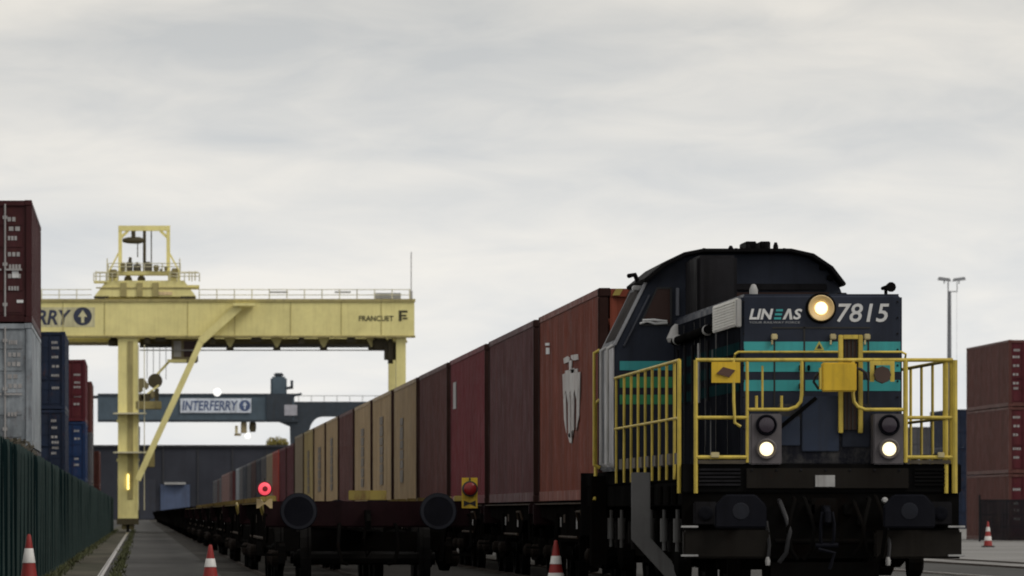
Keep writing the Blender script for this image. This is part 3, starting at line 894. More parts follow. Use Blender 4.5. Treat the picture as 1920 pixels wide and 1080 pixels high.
# front platform panels and headlamp boxes
MB().box(-.44, .56, .26, .30, 1.562, 2.20).build("front_panel", M_dusty, loco, bevel=0.01)
MB().box(lx(1508), lx(1578), .235, .258, lz(846), lz(742)).build("front_door", M_bluepanel, loco, bevel=0.008)
MB().box(lx(1466), lx(1505), .240, .258, lz(835), lz(780)).build("blue_panel", M_bluepanel, loco, bevel=0.008)
MB().box(lx(1584), lx(1636), .240, .258, lz(838), lz(772)).build("blue_panel", M_navy, loco, bevel=0.008)
MB().bar((lx(1468), .23, lz(800)), (lx(1535), .23, lz(745)), .012, .04).build("diagonal_brace", M_black, loco)
for u0, u1, uc in ((1407, 1465, 1436), (1637, 1695, 1666)):
    bx = MB().box(lx(u0), lx(u1), -.04, .22, lz(871), lz(776)).build("headlamp_box", M_boxgrey, loco, bevel=0.012)
    for vc, lit in ((797, False), (842, True)):
        c = (lx(uc), 0, lz(vc))
        MB().lathe([(.112, -.038), (.112, -.075), (.098, -.085), (.092, -.060), (.05, -.045), (.001, -.043)], c, 'y', 28).build("lamp_rim", M_buffer if not lit else M_boxgrey, bx, smooth=True)
        if lit:
            MB().lathe([(.073, -.064), (.066, -.080), (.038, -.090), (.001, -.094)], c, 'y', 24).build("headlamp_lens", M_lamp_warm, bx, smooth=True)
        else:
            MB().lathe([(.086, -.066), (.078, -.082), (.045, -.090), (.001, -.093)], c, 'y', 24).build("marker_lens", paint("dark_lens", (0.050, 0.040, 0.055), 0.25, 0.2, spec=0.4), bx, smooth=True)

# long hood
HX0, HX1, HY0, HY1, HZ = -.785, .94, .70, 9.0, 3.385
hood = MB().box(HX0, HX1, HY0, HY1, 1.552, HZ).build("hood", M_navy, loco, bevel=0.035, seg=3)
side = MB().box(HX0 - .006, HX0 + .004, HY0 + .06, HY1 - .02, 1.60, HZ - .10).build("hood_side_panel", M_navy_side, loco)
for k in range(1, 6):
    y = HY0 + 0.1 + k * 1.35
    MB().box(HX0 - .010, HX0 - .0065, y - .012, y + .012, 1.62, HZ - .13).build("door_seam", M_hblack, loco)
stripes = ((640.6, 661), (675.5, 697), (712.6, 733))
for v0, v1 in stripes:
    MB().box(HX0 + .03, HX1 - .02, HY0 - .004, HY0 + .004, lz(v1, HY0), lz(v0, HY0)).build("teal_stripe", M_teal, loco)
    MB().box(HX0 - .0095, HX0 - .0062, HY0 + .1, HY1 - .05, lz(v1, HY0), lz(v0, HY0)).build("teal_stripe", paint("dark_side_teal", (0.006, 0.026, 0.030), 0.6, 0.6, (0.005, 0.005, 0.005), glint_streak=0.25, spec=0.0), loco)  # side stripe: darker copy of the teal with painted glints
for u, v0, v1 in ((1452, 636, 776), (1508, 612, 776), (1628, 636, 776), (1572, 770, 776)):
    MB().box(lx(u, HY0) - .009, lx(u, HY0) + .009, HY0 - .0075, HY0 - .0045, lz(v1, HY0), lz(v0, HY0)).build("door_seam", M_hblack, loco)
MB().box(lx(1448, HY0), lx(1632, HY0), HY0 - .0075, HY0 - .0045, lz(616, HY0), lz(613, HY0)).build("door_seam", M_hblack, loco)
M_hinge = paint("hinge_cream", (0.55, 0.47, 0.25), 0.5, 0.3)
for u in (1452, 1562, 1626):
    MB().box(lx(u, HY0) - .038, lx(u, HY0) + .030, HY0 - .05, HY0 - .005, lz(637, HY0), lz(626, HY0)).build("hinge", M_hinge, loco, bevel=0.01)
    MB().box(lx(u, HY0) - .036, lx(u, HY0) - .018, HY0 - .04, HY0 - .005, lz(646, HY0), lz(637.2, HY0)).build("hinge_pin", M_hinge, loco)
for u, v in ((1500, 690), (1516, 690), (1500, 724), (1640, 690)):
    MB().box(lx(u, HY0) - .014, lx(u, HY0) + .014, HY0 - .035, HY0 - .0045, lz(v, HY0) - .03, lz(v, HY0) + .03).build("door_handle", M_black, loco, bevel=0.005)
for u in (1394, 1683):
    for q in range(9):
        MB().lathe([(.011, -.004), (.009, -.012), (.001, -.013)], (lx(u, HY0), HY0, 3.30 - q * .17), 'y', 8).build("bolt", M_duct, loco)
for q in range(7):
    MB().lathe([(.014, -.021), (.012, -.030), (.001, -.031)], (-.74 + q * .26, 0, 1.495), 'y', 8).build("bolt", M_duct, loco)
# writing
def F(u0, u1, v0, v1, y=HY0): return (lx(u0, y), lx(u1, y), lz(v1, y), lz(v0, y))
D = HY0 - .006
lettering("lettering", "LIN", F(1404.5, 1450, 579, 599), D, M_white, loco, shear=0.22, bold=0.035)
for k in range(3):
    z0 = lz(599 - k * 7.6, HY0); dx = k * .010
    MB().add([(lx(1451, HY0) + dx, D, z0), (lx(1464, HY0) + dx, D, z0), (lx(1464, HY0) + dx + .004, D, z0 + .023), (lx(1451, HY0) + dx + .004, D, z0 + .023)], [(0, 1, 2, 3)]).build("lettering", M_teal, loco)
b = MB()
def P(u, v): return (lx(u, HY0), D, lz(v, HY0))
b.add([P(1467, 599), P(1472.5, 599), P(1479, 585.5), P(1480.5, 599), P(1486, 599), P(1482.5, 579), P(1477, 579)], [(0, 1, 2, 6), (2, 5, 6), (2, 3, 4, 5)])
b.build("lettering", M_white, loco)
lettering("lettering", "S", F(1487, 1504, 579, 599), D, M_white, loco, shear=0.22, bold=0.03)
lettering("lettering", "YOUR RAILWAY FORCE", F(1405, 1500, 602.5, 606.5), D, paint("faded_white_print", (0.33, 0.34, 0.36), 0.5, 0.2), loco, shear=0.1)
lettering("number", "7815", F(1569, 1667, 569, 604), D, M_white, loco, shear=0.18, bold=0.012)
# warning triangle
c = P(1536, 648)
b = MB().prism([(c[0] - .055, c[2] - .05), (c[0] + .055, c[2] - .05), (c[0], c[2] + .05)], HY0 - .010, HY0 - .005)
tri = b.build("warning_triangle", paint("triangle_yellow", (0.50, 0.46, 0.10), 0.5, 0.3), loco)
MB().prism([(c[0] - .026, c[2] - .033), (c[0] + .026, c[2] - .033), (c[0], c[2] + .016)], HY0 - .013, HY0 - .0105).build("triangle_symbol", M_hblack, tri)
# top headlamp
c = (lx(1539, HY0), HY0, lz(578, HY0))
rim = MB().lathe([(.112, .02), (.136, -.01), (.140, -.05), (.132, -.062), (.072, -.040), (.066, -.03), (.001, -.025)], c, 'y', 36).build("top_headlamp", M_brass, loco, smooth=True)
MB().lathe([(.068, -.032), (.062, -.052), (.036, -.064), (.001, -.068)], c, 'y', 28).build("headlamp_lens", M_lamp_warm, rim, smooth=True)
MB().lathe([(.165, .0), (.165, -.006), (.143, -.008)], c, 'y', 32).build("lamp_gasket", M_black, rim)
# access ladder with dark rungs in front of the hood
for u in (1576, 1613):
    MB().box(lx(u, .2) - .024, lx(u, .2) + .024, .16, .22, lz(812, .2), lz(628, .2)).build("ladder_stile", M_yrail, loco, bevel=0.006)
MB().box(lx(1576, .2) + .025, lx(1613, .2) - .025, .165, .215, lz(636, .2), lz(628, .2)).build("ladder_head", M_yrail, loco, bevel=0.004)
MB().box(lx(1576, .2) + .025, lx(1613, .2) - .025, .20, .215, lz(806, .2), lz(636.5, .2)).build("ladder_backing", paint("brown_grille", (0.05, 0.022, 0.012), 0.6, 0.4), loco)
for k in range(4):
    u = 1584 + k * 7.4
    MB().box(lx(u, .2) - .006, lx(u, .2) + .006, .185, .199, lz(806, .2), lz(637, .2)).build("grille_bar", M_hblack, loco)
# hood handrail across the front
MB().tube([(lx(1378, .64), .70, lz(672, .64)), (lx(1378, .64), .62, lz(664, .64)), (lx(1384, .64), .62, lz(660, .64)), (lx(1690, .64), .62, lz(660, .64)), (lx(1698, .64), .62, lz(664, .64)), (lx(1698, .64), .70, lz(675, .64))], .013, 8).build("hood_handrail", M_yrail, loco, smooth=True)
# pale grille on the left hood side, front upper corner
gr = MB().box(HX0 - .05, HX0 - .011, HY0 + .12, HY0 + 2.75, 3.045, 3.345).build("side_grille", paint("pale_grille", (0.74, 0.73, 0.69), 0.45, 0.35, (0.40, 0.38, 0.34), streak=0.4), loco, bevel=0.008)
for k in range(9):
    MB().box(HX0 - .062, HX0 - .0505, HY0 + .2, HY0 + 2.66, 3.065 + k * .030, 3.077 + k * .030).build("grille_slat", MATS["pale_grille"], gr)
MB().box(HX0 - .055, HX0 + .0, HY0 - .03, HY0 + .035, 3.03, 3.33).build("corner_marker", M_grey, loco, bevel=0.008)
MB().tube([(HX0 - .07, HY0 + 3.0, 3.10), (HX0 - .07, HY1 - .9, 3.08)], .050, 12).build("side_pipe", M_black, loco, smooth=True)
for y in (3.85, 7.7):  # pale clamps stand in for glints on the pipe
    MB().lathe([(.050, -.03), (.062, -.02), (.062, .02), (.050, .03)], (HX0 - .07, y, 3.09), 'y', 14).build("glint_clamp", M_grey, loco, smooth=True)
MB().lathe([(.10, 0), (.12, .05), (.06, .18), (.02, .22)], (HX0 - .02, HY1 - .55, 3.08), 'z', 10).build("lubricator", M_grey, loco, smooth=True)
for y in (4.1, 5.2, 6.0, 7.0, 8.0):  # the pale grey conduit stands in for a glint streak
    MB().tube([(HX0 - .045, y, 2.98), (HX0 - .045, y, 2.30)], .020, 6).build("side_conduit", M_duct if y != 5.2 else M_grey, loco, smooth=True)
# items on the hood roof
MB().lathe([(.045, 0), (.045, .06), (.025, .11), (.01, .12)], (lx(1413, 1.1), 1.1, HZ), 'z', 12).build("roof_beacon", M_grey, loco, smooth=True)
b = MB().tube([(lx(1662, .9), .95, HZ), (lx(1662, .9), .95, HZ + .07)], .02, 6); b.tube([(lx(1660, .9), 1.15, HZ + .075), (lx(1664, .9), .90, HZ + .075), (lx(1667, .9), .72, HZ + .075)], [.02, .03, .055], 10)
b.build("horn", M_black, loco, smooth=True)
for u, w in ((1578, 40), (1598, 22), (1612, 18)):
    MB().box(lx(u, 2) - .05, lx(u, 2) + .06, 2.0, 2.3, HZ - .01, HZ + .02 + w * .001).build("roof_hatch", M_duct, loco, bevel=0.008)
MB().box(-.67, -.20, 7.2, 8.75, HZ - .01, 4.07).build("exhaust_duct", M_duct, loco, bevel=0.03)
MB().box(-.64, -.23, 7.17, 7.199, HZ + .02, 4.03).build("duct_panel", M_duct, loco, bevel=0.006)
MB().box(-.16, .85, 7.9, 8.85, HZ - .01, 3.48).build("roof_plinth", M_navy, loco, bevel=0.02)

# cab: slant-sided prism
CY0, CY1 = 9.0, 11.3
cabp = [(-1.50, 1.552), (1.50, 1.552), (1.50, 3.06), (1.20, 3.78), (1.06, 3.97), (.84, 4.11), (.6, 4.165), (-.45, 4.165), (-.66, 4.125), (-.90, 4.00), (-1.12, 3.82), (-1.50, 3.06)]
MB().prism(cabp, CY0, CY1).build("cab", M_navy, loco, bevel=0.02)
roofp = [(1.23, 3.76), (1.26, 3.79), (1.10, 4.00), (.87, 4.155), (.6, 4.215), (-.46, 4.215), (-.69, 4.17), (-.93, 4.045), (-1.17, 3.85), (-1.14, 3.81), (-.905, 4.005), (-.665, 4.13), (-.45, 4.172), (.6, 4.172), (.845, 4.116), (1.065, 3.975)]
MB().prism(roofp, CY0 - .28, CY1 + .2).build("cab_roof", M_roof, loco, bevel=0.008)
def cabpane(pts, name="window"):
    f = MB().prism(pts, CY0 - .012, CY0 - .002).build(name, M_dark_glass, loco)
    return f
def W(u, v): return (lx(u, CY0), lz(v, CY0))
M_frame = paint("window_frame_black", (0.015, 0.016, 0.020), 0.4, 0.3)
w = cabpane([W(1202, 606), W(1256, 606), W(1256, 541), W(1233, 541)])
for a, c_ in ((W(1200, 609), W(1232, 540)), (W(1232, 540), W(1258, 540)), (W(1258, 540), W(1258, 609)), (W(1258, 609), W(1200, 609))):
    MB().bar((a[0], CY0 - .01, a[1]), (c_[0], CY0 - .01, c_[1]), .02, .03, up=(0, 1, 0)).build("window_frame", M_frame, w)
b = MB().tube([(W(1204, 0)[0], CY0 - .05, lz(601, CY0)), (W(1225, 0)[0], CY0 - .05, lz(600, CY0)), (W(1250, 0)[0], CY0 - .05, lz(603, CY0))], .018, 6)
b.build("wiper", M_white, loco, smooth=True)
MB().tube([(W(1199, 0)[0], CY0 - .05, lz(607, CY0)), (W(1212, 0)[0], CY0 - .05, lz(603, CY0)), (W(1228, 0)[0], CY0 - .05, lz(607, CY0)), (W(1251, 0)[0], CY0 - .05, lz(606, CY0))], .014, 6).build("wiper", M_white, loco, smooth=True)
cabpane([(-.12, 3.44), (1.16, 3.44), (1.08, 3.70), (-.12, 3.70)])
MB().box(-.14, 1.05, CY0 - .05, CY0 - .013, 3.72, 3.80).build("sun_visor", M_duct, loco, bevel=0.01)
MB().box(lx(1270, CY0) - .02, lx(1270, CY0) + .02, CY0 - .04, CY0 - .001, lz(592, CY0), lz(540, CY0)).build("window_pillar", paint("pillar_bluegrey", (0.16, 0.17, 0.21), 0.4, 0.3), loco, bevel=0.006)
# left slanted side: glass, pale strip painted as the sky-lit pillar edge
n = Vector((-.76, 0, .38)).normalized()
def SL(t, y, off): 
    return (-1.50 + .38 * t + n.x * off, y, 3.06 + .76 * t + n.z * off)
b = MB().add([SL(.10, CY0 + .35, .006), SL(.10, CY1 - .3, .006), SL(.92, CY1 - .3, .006), SL(.92, CY0 + .35, .006)], [(0, 1, 2, 3)])
b.build("side_window", M_side_glass, loco)
M_edge = paint("sky_lit_edge", (0.36, 0.37, 0.40), 0.4, 0.4, (0.15, 0.14, 0.14))
MB().bar(SL(0, CY0 - .012, .005), SL(1.0, CY0 - .012, .005), .035, .045, up=(0, 1, 0)).build("lit_pillar_edge", M_edge, loco, bevel=0.006)
MB().bar(SL(.04, CY0 - .012, -.10), SL(.86, CY0 - .012, -.10), .02, .075, up=(0, 1, 0)).build("pillar_inner", paint("pillar_slate", (0.055, 0.062, 0.085), 0.4, 0.3), loco, bevel=0.006)
# cab flank below the slope: dirty panel, painted pale for the sky's reflection
MB().box(-1.512, -1.502, CY0 + .04, CY0 + 1.5, 1.60, 3.04).build("cab_side_door", paint("dirty_sheen_cab_side", (0.40, 0.39, 0.41), 0.4, 0.75, (0.035, 0.033, 0.035), streak=0.8, vary=0.3), loco)
for y, mat in ((CY0 + .03, M_grey), (CY0 + 1.1, M_grey), (CY1 - .08, M_yrail)):
    MB().tube([(-1.515, y, 1.60), (-1.585, y, 1.64), (-1.585, y, 3.02), (-1.515, y, 3.06)], .022, 8).build("grab_rail", mat, loco, smooth=True)
for z0, z1 in ((2.35, 2.465), (2.55, 2.68), (2.76, 2.87)):
    MB().box(-1.44, HX0 - .02, CY0 - .006, CY0 + .002, z0, z1).build("teal_stripe", M_teal if z0 > 2.7 else M_green, loco)
MB().box(-1.60, -1.42, CY1 + .1, CY1 + .5, .40, 1.5).build("cab_steps", M_under, loco)
MB().tube([(-1.50, CY1 + .15, 2.45), (-1.55, CY1 + .15, 2.4), (-1.55, CY1 + .15, 1.3), (-1.57, CY1 + .1, 1.2)], .022, 8).build("grab_rail", M_yrail, loco, smooth=True)
# roof equipment
for u0, u1 in ((1397, 1417), (1424, 1443)):
    MB().box(lx(u0, 9.6), lx(u1, 9.6), 9.5, 10.3, 4.216, 4.335).build("roof_fan", M_roof, loco, bevel=0.01)
for u, hgt in ((1300, .06), (1318, .05), (1368, .08), (1378, .05), (1388, .06), (1400, .10), (1418, .11), (1436, .11), (1452, .12), (1468, .05)):
    MB().lathe([(.032, 0), (.032, hgt * .6), (.016, hgt)], (lx(u, 9.6), 9.45, 4.20 if 1310 < u < 1500 else 4.15), 'z', 8).build("roof_fitting", M_roof, loco, smooth=True)
MB().tube([(-1.13, CY0 + 1.0, 3.84), (-1.18, CY0 + 1.0, 3.95), (-1.26, CY0 + .9, 3.93)], .03, 8).build("side_mirror", M_black, loco, smooth=True)
MB().box(-1.24, -1.10, CY0 + .5, CY0 + .7, 3.74, 3.80).build("mirror_bracket", M_grey, loco, bevel=0.01)
for u, v in ((1542, 502), (1556, 521)):
    MB().box(lx(u, CY0) - .04, lx(u, CY0) + .03, CY0 - .1, CY0 + .1, lz(v, CY0) - .03, lz(v, CY0) + .03).build("roof_fitting", M_roof, loco, bevel=0.008)
# short hood behind the cab
MB().box(-.86, .86, CY1, 14.7, 1.552, 3.36).build("rear_hood", M_navy, loco, bevel=0.035, seg=3)
MB().box(-1.48, 1.48, 14.9, 15.05, .75, 1.56).build("rear_buffer_beam", M_black, loco)
for s in (-1, 1):
    MB().lathe([(.14, 15.05), (.14, 15.35), (.22, 15.40), (.22, 15.46)], (s * .875, 0, 1.06), 'y', 16).build("buffer", M_black, loco, smooth=True)

# railings --------------------------------------------------------
TR, MR, BR = 2.66, 2.05, 1.60
M_toe = paint("dusty_toe_board", (0.075, 0.060, 0.040), 0.7, 0.6, (0.02, 0.017, 0.014))
def pipe(pts, r=.021, name="railing_pipe", mat=None):
    return MB().tube(pts, r, 8).build(name, mat or M_yrail, loco, smooth=True)
XL, XR = -1.50, 1.385
# side railings: posts one metre apart
for X_, y_end in ((XL, 8.95), (XR, 8.95)):
    pipe([(X_, 0.1 if X_ < 0 else 0.06, TR), (X_, y_end, TR)], .019)
    pipe([(X_, .1, MR), (X_, y_end, MR)], .016)
    for k, y in enumerate((.1, .68, 1.65, 2.6, 3.55, 4.5, 5.5, 6.5, 7.55, 8.75)):
        pipe([(X_, y, 1.25 if k == 0 else 1.40), (X_, y, TR)], .016 if k else .022, "railing_post")
    for k in range(9):
        y = .35 + k * .95
        MB().box(X_ - .012, X_ + .012, y - .22, y + .22, 1.56, 1.68).build("toe_board", M_toe, loco)
# front railing
xl = -1.335
pipe([(xl, -.02, TR), (XR, -.02, TR)], .020)
pipe([(xl, -.02, 1.25), (xl, -.02, TR)], .022, "railing_post")
pipe([(XR + .02, -.02, 1.25), (XR + .02, -.02, TR)], .030, "railing_post")
pipe([(XR - .065, .0, 1.25), (XR - .065, .0, TR)], .022, "railing_post")
pipe([(-.79, -.02, 1.575), (-.79, -.02, TR)], .017, "railing_post")
pipe([(.885, -.02, 1.575), (.885, -.02, TR)], .026, "railing_post")
for z, r in ((MR, .019), (1.63, .021)):
    pipe([(xl, -.02, z), (-.79, -.02, z)], r); pipe([(.885, -.02, z), (XR, -.02, z)], r)
for a, c_ in ((xl, -.79), (.885, XR)):
    MB().box(a + .02, c_ - .02, -.03, .0, 1.562, 1.60).build("toe_board", M_toe, loco)
MB().box(lx(1332), lx(1348), -.06, -.022, lz(858), lz(848)).build("rail_clamp", M_hinge, loco, bevel=0.006)
MB().box(lx(1757), lx(1770), -.06, -.022, lz(858), lz(848)).build("rail_clamp", M_hinge, loco, bevel=0.006)
zb = lz(768)
def curve(x0, x1, x2, z1):
    return [(x0, -.02, zb), (x1, -.02, zb), (x1 + (x2 - x1) * .6, -.02, zb + .03), (x1 + (x2 - x1) * .92, -.02, zb + .085), (x2, -.02, zb + .16), (x2, -.02, z1)]
pipe(curve(-.79, lx(1478), lx(1503), TR), .019)
pipe(curve(.885, lx(1622), lx(1599), TR), .019)
for u in (1418, 1465):
    pipe([(lx(u), -.02, zb), (lx(u), -.02, lz(742))], .015, "lamp_iron")
pipe([(lx(1375), -.03, TR), (lx(1375), -.05, lz(750)), (lx(1377), -.05, lz(793)), (lx(1388), -.05, lz(800))], .016, "hose_hanger")
pipe([(lx(1430), .03, TR - .06), (lx(1430), .03, zb)], .012, "lamp_iron")
# yellow plates
pl = MB().box(lx(1333), lx(1387), -.055, -.045, lz(718), lz(679)).build("warning_plate", M_yplate, loco, bevel=0.003)
cx, cz = lx(1360), lz(698)
MB().prism([(cx - .10, cz - .015), (cx + .035, cz - .055), (cx + .10, cz + .02), (cx - .03, cz + .055)], -.075, -.057).build("diamond_sign", paint("sign_brown", (0.10, 0.05, 0.035), 0.5, 0.5), pl)
pl = MB().box(lx(1538), lx(1603), -.16, -.045, lz(735), lz(680)).build("equipment_box", M_yplate, loco, bevel=0.015)
MB().box(lx(1534), lx(1537.5), -.15, -.05, lz(730), lz(690)).build("box_lid_edge", M_yrail, pl)
fr = MB()
u0, u1, v0, v1 = 1630, 1676, 677, 716
for a in ((u0, u0 + 8, v0, v1), (u1 - 8, u1, v0, v1)):
    fr.box(lx(a[0]), lx(a[1]), -.06, -.045, lz(a[3]), lz(a[2]))
fr.box(lx(u0 + 8), lx(u1 - 8), -.06, -.045, lz(v0 + 8), lz(v0))
fr = fr.build("lantern_frame", M_yrail, loco)
MB().lathe([(.09, -.10), (.095, -.05), (.09, .0)], (lx(1653), 0, lz(703)), 'y', 8).build("lantern", paint("lantern_brown", (0.07, 0.04, 0.03), 0.45, 0.4), fr)
pipe([(lx(1600), -.06, lz(690)), (lx(1612), -.10, lz(693)), (lx(1622), -.10, lz(700)), (lx(1626), -.08, lz(712))], .016, "cable", M_hose)
pipe([(lx(1533), -.06, lz(700)), (lx(1527), -.1, lz(706)), (lx(1524), -.08, lz(716)), (lx(1534), -.06, lz(730))], .014, "cable", M_hose)

# ------------------------------------------------------------------ yellow gantry crane
M_cy = paint("crane_yellow", (0.86, 0.78, 0.34), 0.5, 0.18, (0.40, 0.30, 0.12), streak=0.22, vary=0.07)
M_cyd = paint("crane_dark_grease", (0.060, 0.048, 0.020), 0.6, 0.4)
M_crail = paint("crane_pale_rail", (0.70, 0.66, 0.46), 0.5, 0.2)
M_csign = paint("crane_sign_navy", (0.035, 0.045, 0.085), 0.5, 0.3)
CYY = 336.0
S = CYY / 11600
def cx_(u): return (u - 262) * S
def cz_(v): return EYE + (962 - v) * S
gc = thing("gantry_crane", "pale yellow rail-mounted gantry crane with trolley frame on top, spanning the tracks", "crane", (0, CYY, 0))
zt, zb_ = cz_(566), cz_(629)
xe0, xe1 = -9.5, cx_(777)
for y0 in (0.0, 10.0):
    gd = MB().box(xe0, xe1, y0, y0 + 1.1, zb_, zt).build("girder", M_cy, gc)
    MB().box(xe0 - .02, xe1 + .05, y0 - .08, y0 + 1.18, zt, zt + .16).build("girder_flange", paint("crane_flange", (0.42, 0.36, 0.15), 0.5, 0.3), gd)
    MB().box(xe0 - .02, xe1 + .05, y0 - .06, y0 + 1.16, zb_ - .10, zb_).build("girder_flange", paint("crane_flange", (0.42, 0.36, 0.15)), gd)
    for u in (118, 196, 352, 440, 545, 640, 715):
        MB().box(cx_(u) - .02, cx_(u) + .02, y0 - .025, y0 - .002, zb_, zt).build("web_seam", paint("crane_seam", (0.5, 0.43, 0.17)), gd)
for x in (xe0 + .3, xe1 - .6):
    MB().box(x - .25, x + .5, 1.1, 10.0, zb_ + .2, zt - .2).build("end_tie", M_cy, gc)
# bracket row and cable track under the front girder
for u in (432, 520, 608, 699):
    MB().prism([(cx_(u) - .32, zb_ - .1), (cx_(u) + .32, zb_ - .1), (cx_(u) + .05, zb_ - .62), (cx_(u) - .05, zb_ - .62)], 1.2, 1.3).build("bracket", M_cy, gc)
    MB().box(cx_(u) - .2, cx_(u) + .2, 1.1, 1.5, zb_ - .78, zb_ - .6).build("bracket_shoe", M_cyd, gc)
MB().box(cx_(262), cx_(728), 1.15, 1.35, zb_ - .80, zb_ - .74).build("cable_track", M_grey, gc)
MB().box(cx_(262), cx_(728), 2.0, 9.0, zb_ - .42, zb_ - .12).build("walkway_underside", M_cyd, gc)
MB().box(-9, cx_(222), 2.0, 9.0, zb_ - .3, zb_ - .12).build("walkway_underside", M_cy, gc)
MB().lathe([(.28, 0), (.30, .3), (.1, .5)], (cx_(213), 1.0, zb_ - .55), 'z', 10).build("floodlight", M_cyd, gc)
MB().box(cx_(700), cx_(728), .9, 2.2, zb_ - .75, zb_ - .12).build("festoon_box", M_cyd, gc, bevel=0.1)
# legs
for yl in (0.25, 10.25):
    xw = .55
    lg = MB()
    lg.add([(-.64 - xw, yl - .1, .75), (-.64 + xw, yl - .1, .75), (-.64 + xw, yl + .7, .75), (-.64 - xw, yl + .7, .75),
            (-.64 - xw * .98, yl - .1, zb_ - .1), (-.64 + xw * .98, yl - .1, zb_ - .1), (-.64 + xw * .98, yl + .7, zb_ - .1), (-.64 - xw * .98, yl + .7, zb_ - .1)],
           [(0, 3, 2, 1), (4, 5, 6, 7), (0, 1, 5, 4), (1, 2, 6, 5), (2, 3, 7, 6), (3, 0, 4, 7)])
    leg = lg.build("leg", M_cy, gc)
    if yl < 1:
        MB().box(-.64 - .02, -.64 + .28, yl - .14, yl - .104, 1.8, zb_ - .3).build("leg_channel", paint("crane_flange", (0.42, 0.36, 0.15)), leg)
        for v in (775, 848):
            MB().box(-.64 - .8, -.64 + 1.0, yl - .9, yl - .11, cz_(v) - .05, cz_(v) + .03).build("leg_platform", M_crail, leg)
            MB().box(-.64 - .62, -.64 + .62, yl - .13, yl - .101, cz_(v) - .5, cz_(v) - .35).build("leg_flange", M_cy, leg)
        MB().box(-.68, -.58, yl - .20, yl - .145, cz_(918), cz_(889)).build("lit_strip_lamp", M_lamp_strip, leg)
    MB().box(-1.25, -.05, yl - 1.4, yl + 2.0, .42, .75).build("bogie_beam", M_cyd, leg)
    MB().box(-.98, -.30, yl - 1.2, yl + 1.8, .16, .42).build("wheel_box", paint("crane_dull_yellow", (0.30, 0.25, 0.10), 0.5, 0.5), leg, bevel=0.03)  # duller, darker yellow than the girders
    for dy in (-1.0, -.2, .8, 1.6):
        MB().lathe([(.30, -.07), (.34, -.06), (.30, .0), (.30, .07)], (-.64, yl + dy, .32), 'x', 16).build("wheel", M_wheel, leg)
    r_leg = MB()
    r_leg.box(cx_(745) - .05, cx_(763) - .05, yl, yl + .8, .8, zb_ - .1)
    r_leg = r_leg.build("leg", M_cy, gc)
    MB().box(cx_(742), cx_(765), yl - 1, yl + 1.8, .1, .8).build("bogie_beam", M_cyd, r_leg)
MB().box(cx_(722), cx_(745), .6, 1.6, zb_ - 1.5, zb_ - .15).build("leg_knee", M_cyd, gc, bevel=0.2)
# leaning strut in front of the girder, with landing at the top
MB().bar((cx_(258), -.55, cz_(900)), (cx_(378), -.55, cz_(638)), .33, .30, up=(0, 1, 0)).build("strut", M_cy, gc)
MB().bar((cx_(376.5), -.55, cz_(640)), (cx_(448), -.55, cz_(576)), .42, .34, up=(0, 1, 0)).build("strut_head", M_cy, gc)
MB().box(cx_(436), cx_(478), -1.0, -.1, zt - .25, zt - .10).build("strut_landing", M_cy, gc)
# operator cab, ladder, cable reel
cabm = MB().box(cx_(322), cx_(372), 1.4, 3.4, cz_(678), zb_ - .12).build("operator_cab", paint("crane_cab_olive", (0.24, 0.20, 0.10), 0.5, 0.4), gc, bevel=0.06)
MB().box(cx_(326), cx_(340), 1.37, 1.398, cz_(668), cz_(638)).build("window", M_grey, cabm)
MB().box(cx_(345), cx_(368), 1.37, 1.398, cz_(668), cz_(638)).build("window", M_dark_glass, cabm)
MB().box(cx_(314), cx_(350), .9, 1.38, cz_(679), cz_(673)).build("cab_step", M_cy, gc)
MB().tube([(cx_(318), 1.2, cz_(676)), (cx_(285), .9, cz_(712))], .07, 6).build("cab_stair", M_cy, gc)
reel = MB()
reel.lathe([(.40, -.08), (.40, -.04), (.2, -.03), (.2, .03), (.40, .04), (.40, .08)], (cx_(291), .5, cz_(714)), 'y', 20)
reel.build("cable_reel", M_cyd, gc, smooth=False)
for u0, u1, v0, v1 in ((258, 268, 736, 712), (270, 279, 730, 716), (280, 290, 748, 730), (262, 276, 751, 739)):
    MB().box(cx_(u0), cx_(u1), .3, 1.1, cz_(v0), cz_(v1)).build("reel_gearbox", MATS["crane_cab_olive"], gc, bevel=0.08)
MB().bar((cx_(258), .4, cz_(752)), (cx_(298), .4, cz_(722)), .10, .10).build("reel_brace", M_cy, gc)
MB().lathe([(.28, -.1), (.28, .1)], (cx_(265), .5, cz_(718)), 'y', 16).build("cable_drum", paint("crane_cab_olive", (0.24, 0.20, 0.10)), gc)
MB().box(cx_(255), cx_(303), .1, 1.4, cz_(767), cz_(752)).build("reel_platform", paint("crane_dull_yellow", (0.36, 0.30, 0.12), 0.5, 0.4), gc, bevel=0.03)
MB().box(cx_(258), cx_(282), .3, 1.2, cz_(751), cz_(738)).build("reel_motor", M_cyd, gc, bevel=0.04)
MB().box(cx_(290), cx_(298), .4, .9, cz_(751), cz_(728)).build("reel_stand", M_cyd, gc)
MB().box(cx_(270), cx_(290), .3, 1.2, cz_(876), cz_(845)).build("control_box", paint("crane_dull_yellow", (0.36, 0.30, 0.12)), gc, bevel=0.04)
